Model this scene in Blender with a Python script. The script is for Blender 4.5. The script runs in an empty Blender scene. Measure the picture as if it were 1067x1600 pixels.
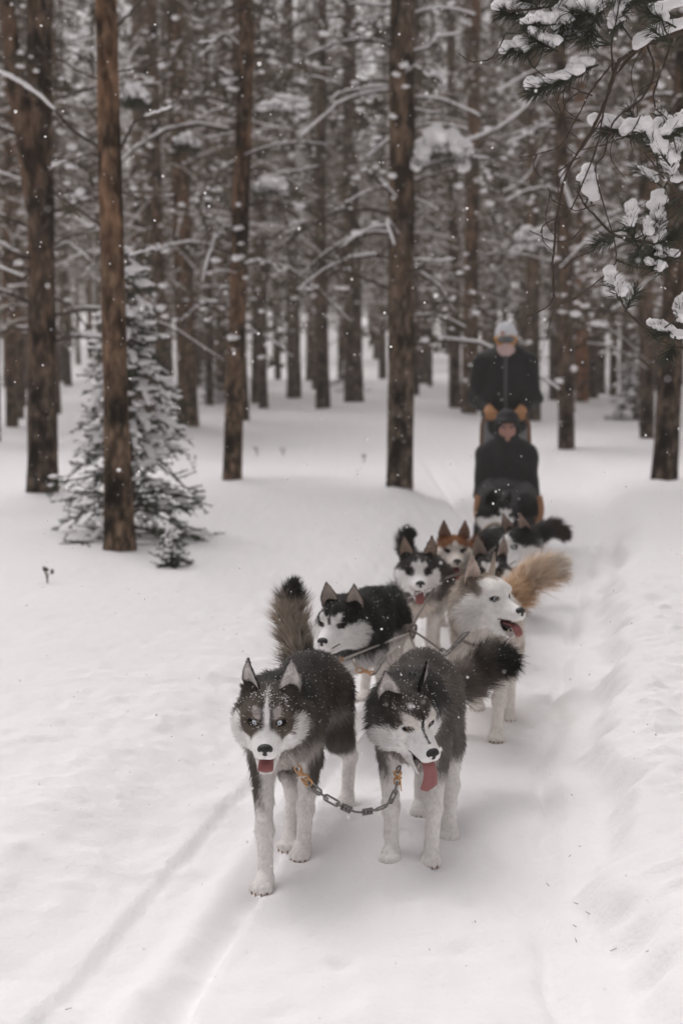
import bpy, math, random
import numpy as np
from mathutils import Vector, Matrix

random.seed(7)
rng = np.random.default_rng(7)
R = math.radians
scn = bpy.context.scene
COL = scn.collection

# ------------------------------------------------------------------ camera
CAM_H, PITCH, FPX = 1.60, R(6.11), 2222.0
cam_d = bpy.data.cameras.new('camera')
cam = bpy.data.objects.new('camera', cam_d)
COL.objects.link(cam)
cam.location = (0, 0, CAM_H)
cam.rotation_euler = (math.pi / 2 - PITCH, 0, 0)
cam_d.lens, cam_d.sensor_width, cam_d.sensor_fit = 50, 36, 'AUTO'
cam_d.clip_start, cam_d.clip_end = 0.05, 2000
cam_d.dof.use_dof = True
cam_d.dof.focus_distance = 4.45
cam_d.dof.aperture_fstop = 2.5
scn.camera = cam

# ------------------------------------------------------------------ sky, light, exposure
SUN_EL, SUN_AZ = R(58), R(-25)
world = bpy.data.worlds.new('World')
scn.world = world
world.use_nodes = True
wn, wl = world.node_tree.nodes, world.node_tree.links
wn.clear()
sky = wn.new('ShaderNodeTexSky')
sky.sky_type = 'NISHITA'
sky.sun_disc = False
sky.sun_elevation = SUN_EL
sky.sun_rotation = SUN_AZ
sky.air_density, sky.dust_density, sky.ozone_density = 1.0, 6.0, 1.0
hsv = wn.new('ShaderNodeHueSaturation')          # overcast: the cloud layer takes the blue out of the sky
hsv.inputs['Saturation'].default_value = 0.04
tint = wn.new('ShaderNodeMix')
tint.data_type, tint.blend_type = 'RGBA', 'MULTIPLY'
tint.inputs[0].default_value = 1.0
tint.inputs[7].default_value = (1.0, 0.972, 0.976, 1)
bg = wn.new('ShaderNodeBackground')
bg.inputs['Strength'].default_value = 0.11
wo = wn.new('ShaderNodeOutputWorld')
wl.new(sky.outputs[0], hsv.inputs['Color'])
wl.new(hsv.outputs[0], tint.inputs[6])
wl.new(tint.outputs[2], bg.inputs['Color'])
wl.new(bg.outputs[0], wo.inputs['Surface'])
sun_d = bpy.data.lights.new('sun', 'SUN')
sun_d.energy, sun_d.angle, sun_d.color = 0.6, R(40), (1.0, 0.965, 0.94)
sun = bpy.data.objects.new('sun', sun_d)
COL.objects.link(sun)
sun.location = (0, 0, 30)
sun.rotation_euler = (math.pi / 2 - SUN_EL, 0, -SUN_AZ + math.pi)
scn.view_settings.view_transform = 'Standard'
scn.view_settings.look = 'None'
scn.view_settings.gamma = 1
scn.view_settings.use_curve_mapping = False
scn.view_settings.exposure = 0.38
scn.cycles.max_bounces = 8
scn.cycles.diffuse_bounces = 5
scn.cycles.transparent_max_bounces = 8
scn.cycles.use_denoising = True
try:
    scn.cycles.denoiser = 'OPENIMAGEDENOISE'
except Exception:
    pass

# ------------------------------------------------------------------ measuring helpers
CF = np.array([0, math.cos(PITCH), -math.sin(PITCH)])
CU = np.array([0, math.sin(PITCH), math.cos(PITCH)])
CO = np.array([0, 0, CAM_H])


def ray(px, py):
    return CF * FPX + np.array([1.0, 0, 0]) * (px - 533.5) + CU * (800 - py)


def P(px, py, d):
    """the place seen at (px, py) of the photograph, d metres down the trail"""
    r = ray(px, py)
    return CO + r * (d / r[1])


def G(px, py, z=0.0):
    """the place on level ground of height z seen at (px, py)"""
    r = ray(px, py)
    return CO + r * ((z - CAM_H) / r[2])


# ------------------------------------------------------------------ mesh helpers
class MB:
    """gathers verts / faces / colours and links them as one mesh"""

    def __init__(self):
        self.v, self.f, self.c, self.m, self.n = [], [], [], [], 0

    def add(self, V, F, col=None, mi=0):
        V = np.asarray(V, float).reshape(-1, 3)
        F = np.asarray(F, int)
        self.v.append(V)
        self.f.append(F + self.n)
        self.m.append(np.full(len(F), mi, int))
        c = np.ones((len(V), 4))
        if col is not None:
            c[:, :3] = col
        self.c.append(c)
        self.n += len(V)

    def mesh(self, name, mats, smooth=True, color=False, normals=None):
        me = bpy.data.meshes.new(name)
        V = np.concatenate(self.v)
        sizes = np.concatenate([np.full(len(f), f.shape[1], np.int32) for f in self.f])
        loops = np.concatenate([f.reshape(-1) for f in self.f]).astype(np.int32)
        starts = np.concatenate([[0], np.cumsum(sizes)[:-1]]).astype(np.int32)
        me.vertices.add(len(V))
        me.vertices.foreach_set('co', V.astype(np.float32).reshape(-1))
        me.loops.add(len(loops))
        me.loops.foreach_set('vertex_index', loops)
        me.polygons.add(len(sizes))
        me.polygons.foreach_set('loop_start', starts)
        for m in (mats if isinstance(mats, (list, tuple)) else [mats]):
            me.materials.append(m)
        me.polygons.foreach_set('material_index', np.concatenate(self.m).astype(np.int32))
        me.polygons.foreach_set('use_smooth', np.full(len(sizes), smooth, bool))
        if color:
            at = me.color_attributes.new('Col', 'FLOAT_COLOR', 'POINT')
            at.data.foreach_set('color', np.concatenate(self.c).astype(np.float32).reshape(-1))
        me.update(calc_edges=True)
        me.validate()
        if normals is not None:
            me.normals_split_custom_set_from_vertices(normals.astype(np.float32))
        return me

    def build(self, name, mats, parent=None, **k):
        return link(name, self.mesh(name, mats, **k), parent)


def link(name, me, parent=None):
    o = bpy.data.objects.new(name, me)
    COL.objects.link(o)
    if parent is not None:
        o.parent = parent
    return o


def tag(o, label=None, cat=None, group=None, kind=None):
    for k, v in (('label', label), ('category', cat), ('group', group), ('kind', kind)):
        if v:
            o[k] = v
    return o


def empty(name, loc, label, cat, group=None, rz=0.0):
    o = bpy.data.objects.new(name, None)
    o.empty_display_size = 0.2
    COL.objects.link(o)
    o.location = tuple(float(v) for v in loc)
    o.rotation_euler = (0, 0, rz)
    return tag(o, label, cat, group)


def unit(v):
    v = np.asarray(v, float)
    return v / (np.linalg.norm(v, axis=-1, keepdims=True) + 1e-9)


def curve(pts, n):
    """Catmull-Rom through pts, n samples"""
    p = np.asarray(pts, float)
    if len(p) == 2:
        t = np.linspace(0, 1, n)[:, None]
        return p[0] * (1 - t) + p[1] * t
    q = np.vstack([2 * p[0] - p[1], p, 2 * p[-1] - p[-2]])
    s = np.linspace(0, len(p) - 1 - 1e-6, n)
    i = s.astype(int)
    t = (s - i)[:, None]
    a, b, c, d = q[i], q[i + 1], q[i + 2], q[i + 3]
    return 0.5 * (2 * b + (c - a) * t + (2 * a - 5 * b + 4 * c - d) * t * t + (3 * b - a - 3 * c + d) * t ** 3)


def tube_data(pts, rad, sides=6, flat=None, up=None, cap=True):
    p = np.asarray(pts, float)
    n = len(p)
    rad = np.broadcast_to(np.asarray(rad, float), (n,))
    tan = unit(np.gradient(p, axis=0))
    ref = np.array([0, 0, 1.0]) if up is None else np.asarray(up, float)
    if abs(np.mean(tan @ ref)) > 0.9 and up is None:
        ref = np.array([1.0, 0, 0])
    sd = unit(np.cross(tan, ref))
    nm = unit(np.cross(sd, tan))
    a = np.linspace(0, 2 * np.pi, sides, endpoint=False)
    fx, fy = (1, 1) if flat is None else flat
    V = (p[:, None, :] + rad[:, None, None] * (fx * np.cos(a)[None, :, None] * sd[:, None, :]
                                               + fy * np.sin(a)[None, :, None] * nm[:, None, :]))
    idx = np.arange(n * sides).reshape(n, sides)
    nx = np.roll(idx, -1, axis=1)
    F = np.stack([idx[:-1], nx[:-1], nx[1:], idx[1:]], -1).reshape(-1, 4)
    return V.reshape(-1, 3), F


def add_tube(mb, pts, rad, sides=6, flat=None, up=None, col=None, mi=0):
    V, F = tube_data(pts, rad, sides, flat, up)
    mb.add(V, F, col, mi)
    n0 = mb.n - len(V)
    for e, rev in ((0, True), (len(V) // sides - 1, False)):     # end caps, as fans round a centre point
        ring = V[e * sides:(e + 1) * sides]
        c = ring.mean(0)
        k = np.arange(sides)
        tri = np.stack([k, (k + 1) % sides, np.full(sides, sides)], -1)
        if not rev:
            pass
        else:
            tri = tri[:, ::-1]
        mb.add(np.vstack([ring, c]), tri, col, mi)


def box_data(c, s, rz=0.0, Rm=None):
    v = np.array([[x, y, z] for x in (-.5, .5) for y in (-.5, .5) for z in (-.5, .5)]) * np.asarray(s)
    if Rm is not None:
        v = v @ np.asarray(Rm).T
    elif rz:
        cz, sz = math.cos(rz), math.sin(rz)
        v = v @ np.array([[cz, -sz, 0], [sz, cz, 0], [0, 0, 1]]).T
    f = [(0, 1, 3, 2), (4, 6, 7, 5), (0, 4, 5, 1), (2, 3, 7, 6), (0, 2, 6, 4), (1, 5, 7, 3)]
    return v + np.asarray(c), np.array(f)


ICO_V = None


def blob_data(sub=1):
    t = (1 + 5 ** .5) / 2
    v = [(-1, t, 0), (1, t, 0), (-1, -t, 0), (1, -t, 0), (0, -1, t), (0, 1, t), (0, -1, -t), (0, 1, -t),
         (t, 0, -1), (t, 0, 1), (-t, 0, -1), (-t, 0, 1)]
    f = [(0, 11, 5), (0, 5, 1), (0, 1, 7), (0, 7, 10), (0, 10, 11), (1, 5, 9), (5, 11, 4), (11, 10, 2), (10, 7, 6),
         (7, 1, 8), (3, 9, 4), (3, 4, 2), (3, 2, 6), (3, 6, 8), (3, 8, 9), (4, 9, 5), (2, 4, 11), (6, 2, 10),
         (8, 6, 7), (9, 8, 1)]
    v = [list(unit(np.array(x))) for x in v]
    for _ in range(sub):
        mid, nf = {}, []

        def m(a, b):
            k = (min(a, b), max(a, b))
            if k not in mid:
                mid[k] = len(v)
                v.append(list(unit(np.array(v[a]) + np.array(v[b]))))
            return mid[k]
        for a, b, c in f:
            ab, bc, ca = m(a, b), m(b, c), m(c, a)
            nf += [(a, ab, ca), (b, bc, ab), (c, ca, bc), (ab, bc, ca)]
        f = nf
    return np.array(v), np.array(f)


BLOB0, BLOB1, BLOB2 = blob_data(0), blob_data(1), blob_data(2)


def add_blobs(mb, C, S, base=BLOB0, jit=0.0, col=None, mi=0):
    """many ellipsoids at once: centres C (n,3), half sizes S (n,3)"""
    C, S = np.asarray(C, float), np.asarray(S, float)
    v, f = base
    V = v[None] * S[:, None, :]
    if jit:
        V = V * (1 + jit * rng.standard_normal((len(C), len(v), 1)))
    V = V + C[:, None, :]
    F = f[None] + (np.arange(len(C)) * len(v))[:, None, None]
    c = None
    if col is not None:
        c = np.repeat(np.broadcast_to(col, (len(C), 3)), len(v), axis=0)
    mb.add(V.reshape(-1, 3), F.reshape(-1, 3), c, mi)


# ------------------------------------------------------------------ value noise
_perm = rng.permutation(4096)
_val = rng.random(4096) * 2 - 1


def vnoise2(x, y):
    xi, yi = np.floor(x).astype(int), np.floor(y).astype(int)
    fx, fy = x - xi, y - yi
    fx, fy = fx * fx * (3 - 2 * fx), fy * fy * (3 - 2 * fy)

    def h(a, b):
        return _val[_perm[(a + _perm[b & 4095]) & 4095]]
    return (h(xi, yi) * (1 - fx) + h(xi + 1, yi) * fx) * (1 - fy) + (h(xi, yi + 1) * (1 - fx) + h(xi + 1, yi + 1) * fx) * fy


def fbm2(x, y, o=4):
    s, a = 0, 1.0
    for _ in range(o):
        s = s + a * vnoise2(x, y)
        x, y, a = x * 2.03 + 17.3, y * 2.03 + 5.1, a * .5
    return s


def vnoise3(p):
    i = np.floor(p).astype(int)
    f = p - i
    f = f * f * (3 - 2 * f)

    def h(dx, dy, dz):
        return _val[_perm[(i[..., 0] + dx + _perm[(i[..., 1] + dy + _perm[(i[..., 2] + dz) & 4095]) & 4095]) & 4095]]
    fx, fy, fz = f[..., 0], f[..., 1], f[..., 2]
    x00 = h(0, 0, 0) * (1 - fx) + h(1, 0, 0) * fx
    x10 = h(0, 1, 0) * (1 - fx) + h(1, 1, 0) * fx
    x01 = h(0, 0, 1) * (1 - fx) + h(1, 0, 1) * fx
    x11 = h(0, 1, 1) * (1 - fx) + h(1, 1, 1) * fx
    return (x00 * (1 - fy) + x10 * fy) * (1 - fz) + (x01 * (1 - fy) + x11 * fy) * fz


def sstep(a, b, x):
    t = np.clip((x - a) / (b - a), 0, 1)
    return t * t * (3 - 2 * t)


# ------------------------------------------------------------------ materials
def new_mat(name):
    m = bpy.data.materials.new(name)
    m.use_nodes = True
    return m, m.node_tree.nodes, m.node_tree.links, m.node_tree.nodes['Principled BSDF']


def plain(name, col, rough=.6, metal=0.0, noise=0.25, scale=40.0, bump=0.0, spec=.4):
    m, n, l, b = new_mat(name)
    tc = n.new('ShaderNodeTexCoord')
    nz = n.new('ShaderNodeTexNoise')
    nz.inputs['Scale'].default_value = scale
    nz.inputs['Detail'].default_value = 4
    l.new(tc.outputs['Object'], nz.inputs['Vector'])
    mx = n.new('ShaderNodeMix')
    mx.data_type = 'RGBA'
    mx.inputs[6].default_value = (*[c * (1 - noise) for c in col], 1)
    mx.inputs[7].default_value = (*[min(1, c * (1 + noise)) for c in col], 1)
    l.new(nz.outputs['Fac'], mx.inputs[0])
    l.new(mx.outputs[2], b.inputs['Base Color'])
    b.inputs['Roughness'].default_value = rough
    b.inputs['Metallic'].default_value = metal
    b.inputs['Specular IOR Level'].default_value = spec
    if bump:
        bp = n.new('ShaderNodeBump')
        bp.inputs['Strength'].default_value = bump
        bp.inputs['Distance'].default_value = .004
        l.new(nz.outputs['Fac'], bp.inputs['Height'])
        l.new(bp.outputs[0], b.inputs['Normal'])
    return m


def snow_mat(name, fine=True):
    m, n, l, b = new_mat(name)
    b.inputs['Base Color'].default_value = (.88, .862, .872, 1)
    b.inputs['Roughness'].default_value = .75
    b.inputs['Specular IOR Level'].default_value = .15
    if fine:
        tc = n.new('ShaderNodeTexCoord')
        a = n.new('ShaderNodeTexNoise')
        a.inputs['Scale'].default_value, a.inputs['Detail'].default_value = 55, 6
        c = n.new('ShaderNodeTexNoise')
        c.inputs['Scale'].default_value, c.inputs['Detail'].default_value = 9, 5
        ad = n.new('ShaderNodeMath')
        ad.operation = 'MULTIPLY_ADD'
        ad.inputs[1].default_value = 0.35
        l.new(tc.outputs['Object'], a.inputs['Vector'])
        l.new(tc.outputs['Object'], c.inputs['Vector'])
        l.new(a.outputs['Fac'], ad.inputs[0])
        l.new(c.outputs['Fac'], ad.inputs[2])
        bp = n.new('ShaderNodeBump')
        bp.inputs['Strength'].default_value, bp.inputs['Distance'].default_value = .5, .02
        l.new(ad.outputs[0], bp.inputs['Height'])
        l.new(bp.outputs[0], b.inputs['Normal'])
    return m


def bark_mat(name, dark, mid, lite, warm):
    """flaky pine bark: dark furrows, scaly plates, warmer and barer further up the stem"""
    m, n, l, b = new_mat(name)
    tc = n.new('ShaderNodeTexCoord')
    mp = n.new('ShaderNodeMapping')
    mp.inputs['Scale'].default_value = (1, 1, .42)
    l.new(tc.outputs['Object'], mp.inputs['Vector'])
    v = n.new('ShaderNodeTexVoronoi')
    v.feature = 'F1'
    v.inputs['Scale'].default_value = 19
    v.inputs['Randomness'].default_value = 1
    w = n.new('ShaderNodeTexNoise')
    w.inputs['Scale'].default_value, w.inputs['Detail'].default_value = 14, 8
    big = n.new('ShaderNodeTexNoise')
    big.inputs['Scale'].default_value, big.inputs['Detail'].default_value = 3.2, 3
    off = n.new('ShaderNodeMix')
    off.data_type = 'VECTOR'
    off.inputs[0].default_value = .12
    l.new(mp.outputs[0], off.inputs[4])
    l.new(w.outputs['Color'], off.inputs[5])
    l.new(mp.outputs[0], w.inputs['Vector'])
    l.new(off.outputs[1], v.inputs['Vector'])
    l.new(mp.outputs[0], big.inputs['Vector'])
    cr = n.new('ShaderNodeValToRGB')
    e = cr.color_ramp.elements
    e[0].position, e[0].color = .25, (*lite, 1)
    e[1].position, e[1].color = .85, (*dark, 1)
    k = e.new(.55)
    k.color = (*mid, 1)
    l.new(v.outputs['Distance'], cr.inputs['Fac'])
    sp = n.new('ShaderNodeSeparateXYZ')
    l.new(tc.outputs['Object'], sp.inputs[0])
    mr = n.new('ShaderNodeMapRange')
    mr.inputs['From Min'].default_value, mr.inputs['From Max'].default_value = 0.6, 3.6
    mr.inputs['To Min'].default_value, mr.inputs['To Max'].default_value = .0, .8
    l.new(sp.outputs['Z'], mr.inputs['Value'])
    wm = n.new('ShaderNodeMath')
    wm.operation = 'MULTIPLY'
    l.new(mr.outputs[0], wm.inputs[0])
    cr2 = n.new('ShaderNodeValToRGB')
    cr2.color_ramp.elements[0].position, cr2.color_ramp.elements[1].position = .38, .62
    l.new(big.outputs['Fac'], cr2.inputs['Fac'])
    l.new(cr2.outputs['Color'], wm.inputs[1])
    mx = n.new('ShaderNodeMix')
    mx.data_type = 'RGBA'
    l.new(wm.outputs[0], mx.inputs[0])
    l.new(cr.outputs['Color'], mx.inputs[6])
    mx.inputs[7].default_value = (*warm, 1)
    mu = n.new('ShaderNodeMix')
    mu.data_type, mu.blend_type = 'RGBA', 'MULTIPLY'
    mu.inputs[0].default_value = .75
    cr3 = n.new('ShaderNodeValToRGB')
    cr3.color_ramp.elements[0].position, cr3.color_ramp.elements[0].color = .3, (.25, .25, .25, 1)
    cr3.color_ramp.elements[1].position, cr3.color_ramp.elements[1].color = .65, (1.2, 1.2, 1.2, 1)
    l.new(w.outputs['Fac'], cr3.inputs['Fac'])
    l.new(mx.outputs[2], mu.inputs[6])
    l.new(cr3.outputs['Color'], mu.inputs[7])
    pt = n.new('ShaderNodeTexNoise')                                    # knots and dark resin patches
    pt.inputs['Scale'].default_value, pt.inputs['Detail'].default_value = 5.5, 5
    l.new(mp.outputs[0], pt.inputs['Vector'])
    cr4 = n.new('ShaderNodeValToRGB')
    cr4.color_ramp.elements[0].position, cr4.color_ramp.elements[0].color = .40, (.12, .12, .12, 1)
    cr4.color_ramp.elements[1].position, cr4.color_ramp.elements[1].color = .50, (1.15, 1.15, 1.15, 1)
    l.new(pt.outputs['Fac'], cr4.inputs['Fac'])
    mu2 = n.new('ShaderNodeMix')
    mu2.data_type, mu2.blend_type = 'RGBA', 'MULTIPLY'
    mu2.inputs[0].default_value = .9
    l.new(mu.outputs[2], mu2.inputs[6])
    l.new(cr4.outputs['Color'], mu2.inputs[7])
    l.new(mu2.outputs[2], b.inputs['Base Color'])
    b.inputs['Roughness'].default_value = .95
    b.inputs['Specular IOR Level'].default_value = .1
    bp = n.new('ShaderNodeBump')
    bp.invert = True
    bp.inputs['Strength'].default_value, bp.inputs['Distance'].default_value = .9, .02
    l.new(v.outputs['Distance'], bp.inputs['Height'])
    l.new(bp.outputs[0], b.inputs['Normal'])
    return m


def attr_mat(name, rough=.8, spec=.15, transl=0.0, bump=0.0):
    """colour from the coat painted on the mesh (markings), plus fine variation"""
    m, n, l, b = new_mat(name)
    at = n.new('ShaderNodeAttribute')
    at.attribute_name = 'Col'
    l.new(at.outputs['Color'], b.inputs['Base Color'])
    b.inputs['Roughness'].default_value = rough
    b.inputs['Specular IOR Level'].default_value = spec
    if transl:
        out = n['Material Output']
        tr = n.new('ShaderNodeBsdfTranslucent')
        l.new(at.outputs['Color'], tr.inputs['Color'])
        mxs = n.new('ShaderNodeMixShader')
        mxs.inputs[0].default_value = transl
        l.new(b.outputs[0], mxs.inputs[1])
        l.new(tr.outputs[0], mxs.inputs[2])
        l.new(mxs.outputs[0], out.inputs['Surface'])
    return m


M_SNOW = snow_mat('snow')
M_SNOWS = snow_mat('snow_on_branch', False)
M_BARK = bark_mat('pine_bark', (.020, .015, .012), (.088, .064, .049), (.17, .122, .092), (.19, .118, .076))
M_BARKW = bark_mat('pine_bark_warm', (.020, .015, .011), (.115, .080, .056), (.23, .155, .105), (.27, .15, .088))
M_BARKG = bark_mat('pine_bark_grey', (.020, .015, .012), (.115, .088, .068), (.21, .16, .123), (.22, .145, .095))
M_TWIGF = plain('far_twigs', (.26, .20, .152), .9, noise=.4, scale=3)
M_TWIG = plain('twig_bark', (.060, .042, .031), .9, noise=.4, scale=30)
M_NEED = plain('pine_needles', (.040, .043, .026), .7, noise=.5, scale=6)
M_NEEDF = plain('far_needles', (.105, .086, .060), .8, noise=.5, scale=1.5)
M_SPRUCE = plain('spruce_needles', (.046, .060, .036), .7, noise=.5, scale=8)
M_COAT = attr_mat('coat_skin', .9, .05)
M_FUR = attr_mat('coat_fur', .65, .2, .18)


# ================================================================== smooth solid modelling (signed distance grid -> mesh)
class Solid:
    def __init__(self, lo, hi, h):
        self.lo, self.h = np.asarray(lo, float), h
        self.n = np.ceil((np.asarray(hi, float) - self.lo) / h).astype(int) + 1
        self.D = np.full(self.n, .08, np.float32)

    def _block(self, lo, hi, k):
        m = k + 2.5 * self.h
        i0 = np.clip(np.floor((np.asarray(lo) - m - self.lo) / self.h).astype(int), 0, self.n)
        i1 = np.clip(np.ceil((np.asarray(hi) + m - self.lo) / self.h).astype(int) + 1, 0, self.n)
        if np.any(i1 <= i0):
            return None, None
        sl = tuple(slice(a, b) for a, b in zip(i0, i1))
        ax = [self.lo[c] + self.h * np.arange(i0[c], i1[c]) for c in range(3)]
        return sl, (ax[0][:, None, None], ax[1][None, :, None], ax[2][None, None, :])

    def _merge(self, sl, v, k, sub=False):
        D = self.D[sl]
        if sub:
            v = -v
            hh = np.clip(.5 - .5 * (v - D) / max(k, 1e-6) * -1, 0, 1)
            self.D[sl] = D * (1 - hh) + v * hh + k * hh * (1 - hh)
        else:
            hh = np.clip(.5 + .5 * (D - v) / max(k, 1e-6), 0, 1)
            self.D[sl] = D * (1 - hh) + v * hh - k * hh * (1 - hh)

    def cone(self, a, b, ra, rb, k=.02, sub=False, sx=1.0):
        """round cone; sx < 1 flattens it along x"""
        a, b = np.asarray(a, float), np.asarray(b, float)
        r = max(ra, rb)
        sl, X = self._block(np.minimum(a, b) - r, np.maximum(a, b) + r, k)
        if sl is None:
            return
        ba = b - a
        L = max(ba @ ba, 1e-9)
        px, py, pz = (X[0] - a[0]), X[1] - a[1], X[2] - a[2]
        t = np.clip((px * ba[0] + py * ba[1] + pz * ba[2]) / L, 0, 1)
        dx, dy, dz = (px - t * ba[0]) / sx, py - t * ba[1], pz - t * ba[2]
        self._merge(sl, np.sqrt(dx * dx + dy * dy + dz * dz) - (ra + (rb - ra) * t), k, sub)

    def ell(self, c, r, k=.02, Rm=None, sub=False):
        c, r = np.asarray(c, float), np.asarray(r, float)
        m = r.max() if Rm is not None else r
        sl, X = self._block(c - m, c + m, k)
        if sl is None:
            return
        x, y, z = X[0] - c[0], X[1] - c[1], X[2] - c[2]
        if Rm is not None:
            x, y, z = (x * Rm[0, i] + y * Rm[1, i] + z * Rm[2, i] for i in range(3))
        k0 = np.sqrt((x / r[0]) ** 2 + (y / r[1]) ** 2 + (z / r[2]) ** 2)
        k1 = np.sqrt((x / r[0] ** 2) ** 2 + (y / r[1] ** 2) ** 2 + (z / r[2] ** 2) ** 2) + 1e-9
        self._merge(sl, k0 * (k0 - 1) / k1, k, sub)

    def sample(self, p):
        q = (np.asarray(p, float) - self.lo) / self.h
        i = np.clip(np.floor(q).astype(int), 0, self.n - 2)
        f = np.clip(q - i, 0, 1)
        o = 0
        for dx in (0, 1):
            for dy in (0, 1):
                for dz in (0, 1):
                    w = (f[..., 0] if dx else 1 - f[..., 0]) * (f[..., 1] if dy else 1 - f[..., 1]) * (f[..., 2] if dz else 1 - f[..., 2])
                    o = o + w * self.D[i[..., 0] + dx, i[..., 1] + dy, i[..., 2] + dz]
        return o

    def surface(self, smooth=1):
        """surface nets: (verts, quads)"""
        D = self.D
        S = D < 0
        c = [slice(None, -1), slice(1, None)]
        any_, all_ = None, None
        for a in c:
            for b in c:
                for d in c:
                    s = S[a, b, d]
                    any_ = s.copy() if any_ is None else any_ | s
                    all_ = s.copy() if all_ is None else all_ & s
        act = any_ & ~all_
        I = np.argwhere(act)
        idx = np.full(act.shape, -1, np.int64)
        idx[act] = np.arange(len(I))
        acc, cnt = np.zeros((len(I), 3)), np.zeros(len(I))
        cor = [(x, y, z) for x in (0, 1) for y in (0, 1) for z in (0, 1)]
        val = {q: D[I[:, 0] + q[0], I[:, 1] + q[1], I[:, 2] + q[2]] for q in cor}
        for q in cor:
            for ax in range(3):
                if q[ax] == 0:
                    q2 = list(q)
                    q2[ax] = 1
                    v0, v1 = val[q], val[tuple(q2)]
                    m = (v0 < 0) != (v1 < 0)
                    t = v0 / np.where(m, v0 - v1, 1)
                    p = np.tile(np.array(q, float), (len(I), 1))
                    p[:, ax] = t
                    acc[m] += p[m]
                    cnt[m] += 1
        V = (I + acc / cnt[:, None]) * self.h + self.lo
        quads = []
        for ax in range(3):
            s0 = [slice(None)] * 3
            s1 = [slice(None)] * 3
            s0[ax], s1[ax] = slice(None, -1), slice(1, None)
            A, B = S[tuple(s0)], S[tuple(s1)]
            E = np.argwhere(A != B)
            u, v = (ax + 1) % 3, (ax + 2) % 3
            ok = (E[:, u] > 0) & (E[:, v] > 0) & (E[:, u] < act.shape[u]) & (E[:, v] < act.shape[v])
            E = E[ok]
            ins = A[E[:, 0], E[:, 1], E[:, 2]]

            def g(du, dv):
                q = E.copy()
                q[:, u] += du
                q[:, v] += dv
                return idx[q[:, 0], q[:, 1], q[:, 2]]
            Q = np.stack([g(-1, -1), g(0, -1), g(0, 0), g(-1, 0)], -1)
            Q[~ins] = Q[~ins][:, ::-1]
            quads.append(Q)
        F = np.concatenate(quads)
        F = F[(F >= 0).all(1)]
        for _ in range(smooth):
            s, n = np.zeros_like(V), np.zeros(len(V))
            for k in range(4):
                np.add.at(s, F[:, k], V[F[:, (k + 1) % 4]])
                np.add.at(s, F[:, k], V[F[:, (k - 1) % 4]])
                np.add.at(n, F[:, k], 2)
            V = .4 * V + .6 * s / np.maximum(n, 1)[:, None]
        return V, F

    def normals(self, V):
        e = self.h
        g = np.stack([self.sample(V + np.eye(3)[c] * e) - self.sample(V - np.eye(3)[c] * e) for c in range(3)], -1)
        return unit(g)


def add_sdf_blobs(mb, C, S, mi=0, h=.005, k=.006):
    C, S = np.asarray(C), np.asarray(S)
    s = Solid((C - S).min(0) - .02, (C + S).max(0) + .02, h)
    for c, r in zip(C, S):
        s.ell(c, r, k)
    V, F = s.surface(1)
    V = V + .005 * np.stack([vnoise3(V * 45 + j * 7) for j in range(3)], -1) + .0025 * np.stack([vnoise3(V * 140 + j * 7) for j in range(3)], -1)
    mb.add(V, F, None, mi)

# ================================================================== the snow ground
def poly_xy(pix):
    a = np.array([G(x, y)[:2] for x, y in pix])
    a = a[np.argsort(a[:, 1])]
    return a


LG = poly_xy([(225, 1700), (285, 1600), (345, 1490), (400, 1395), (470, 1285), (560, 1150), (640, 1040), (690, 960), (735, 885), (760, 840)])
RTK = poly_xy([(20, 1700), (100, 1600), (190, 1490), (262, 1400), (330, 1318), (420, 1215), (500, 1120), (590, 1020), (660, 930), (710, 860), (735, 815)])
RE = poly_xy([(880, 1720), (865, 1600), (852, 1480), (845, 1400), (838, 1250), (862, 1130), (890, 1000), (915, 900), (932, 830), (928, 790), (905, 760)])


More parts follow.
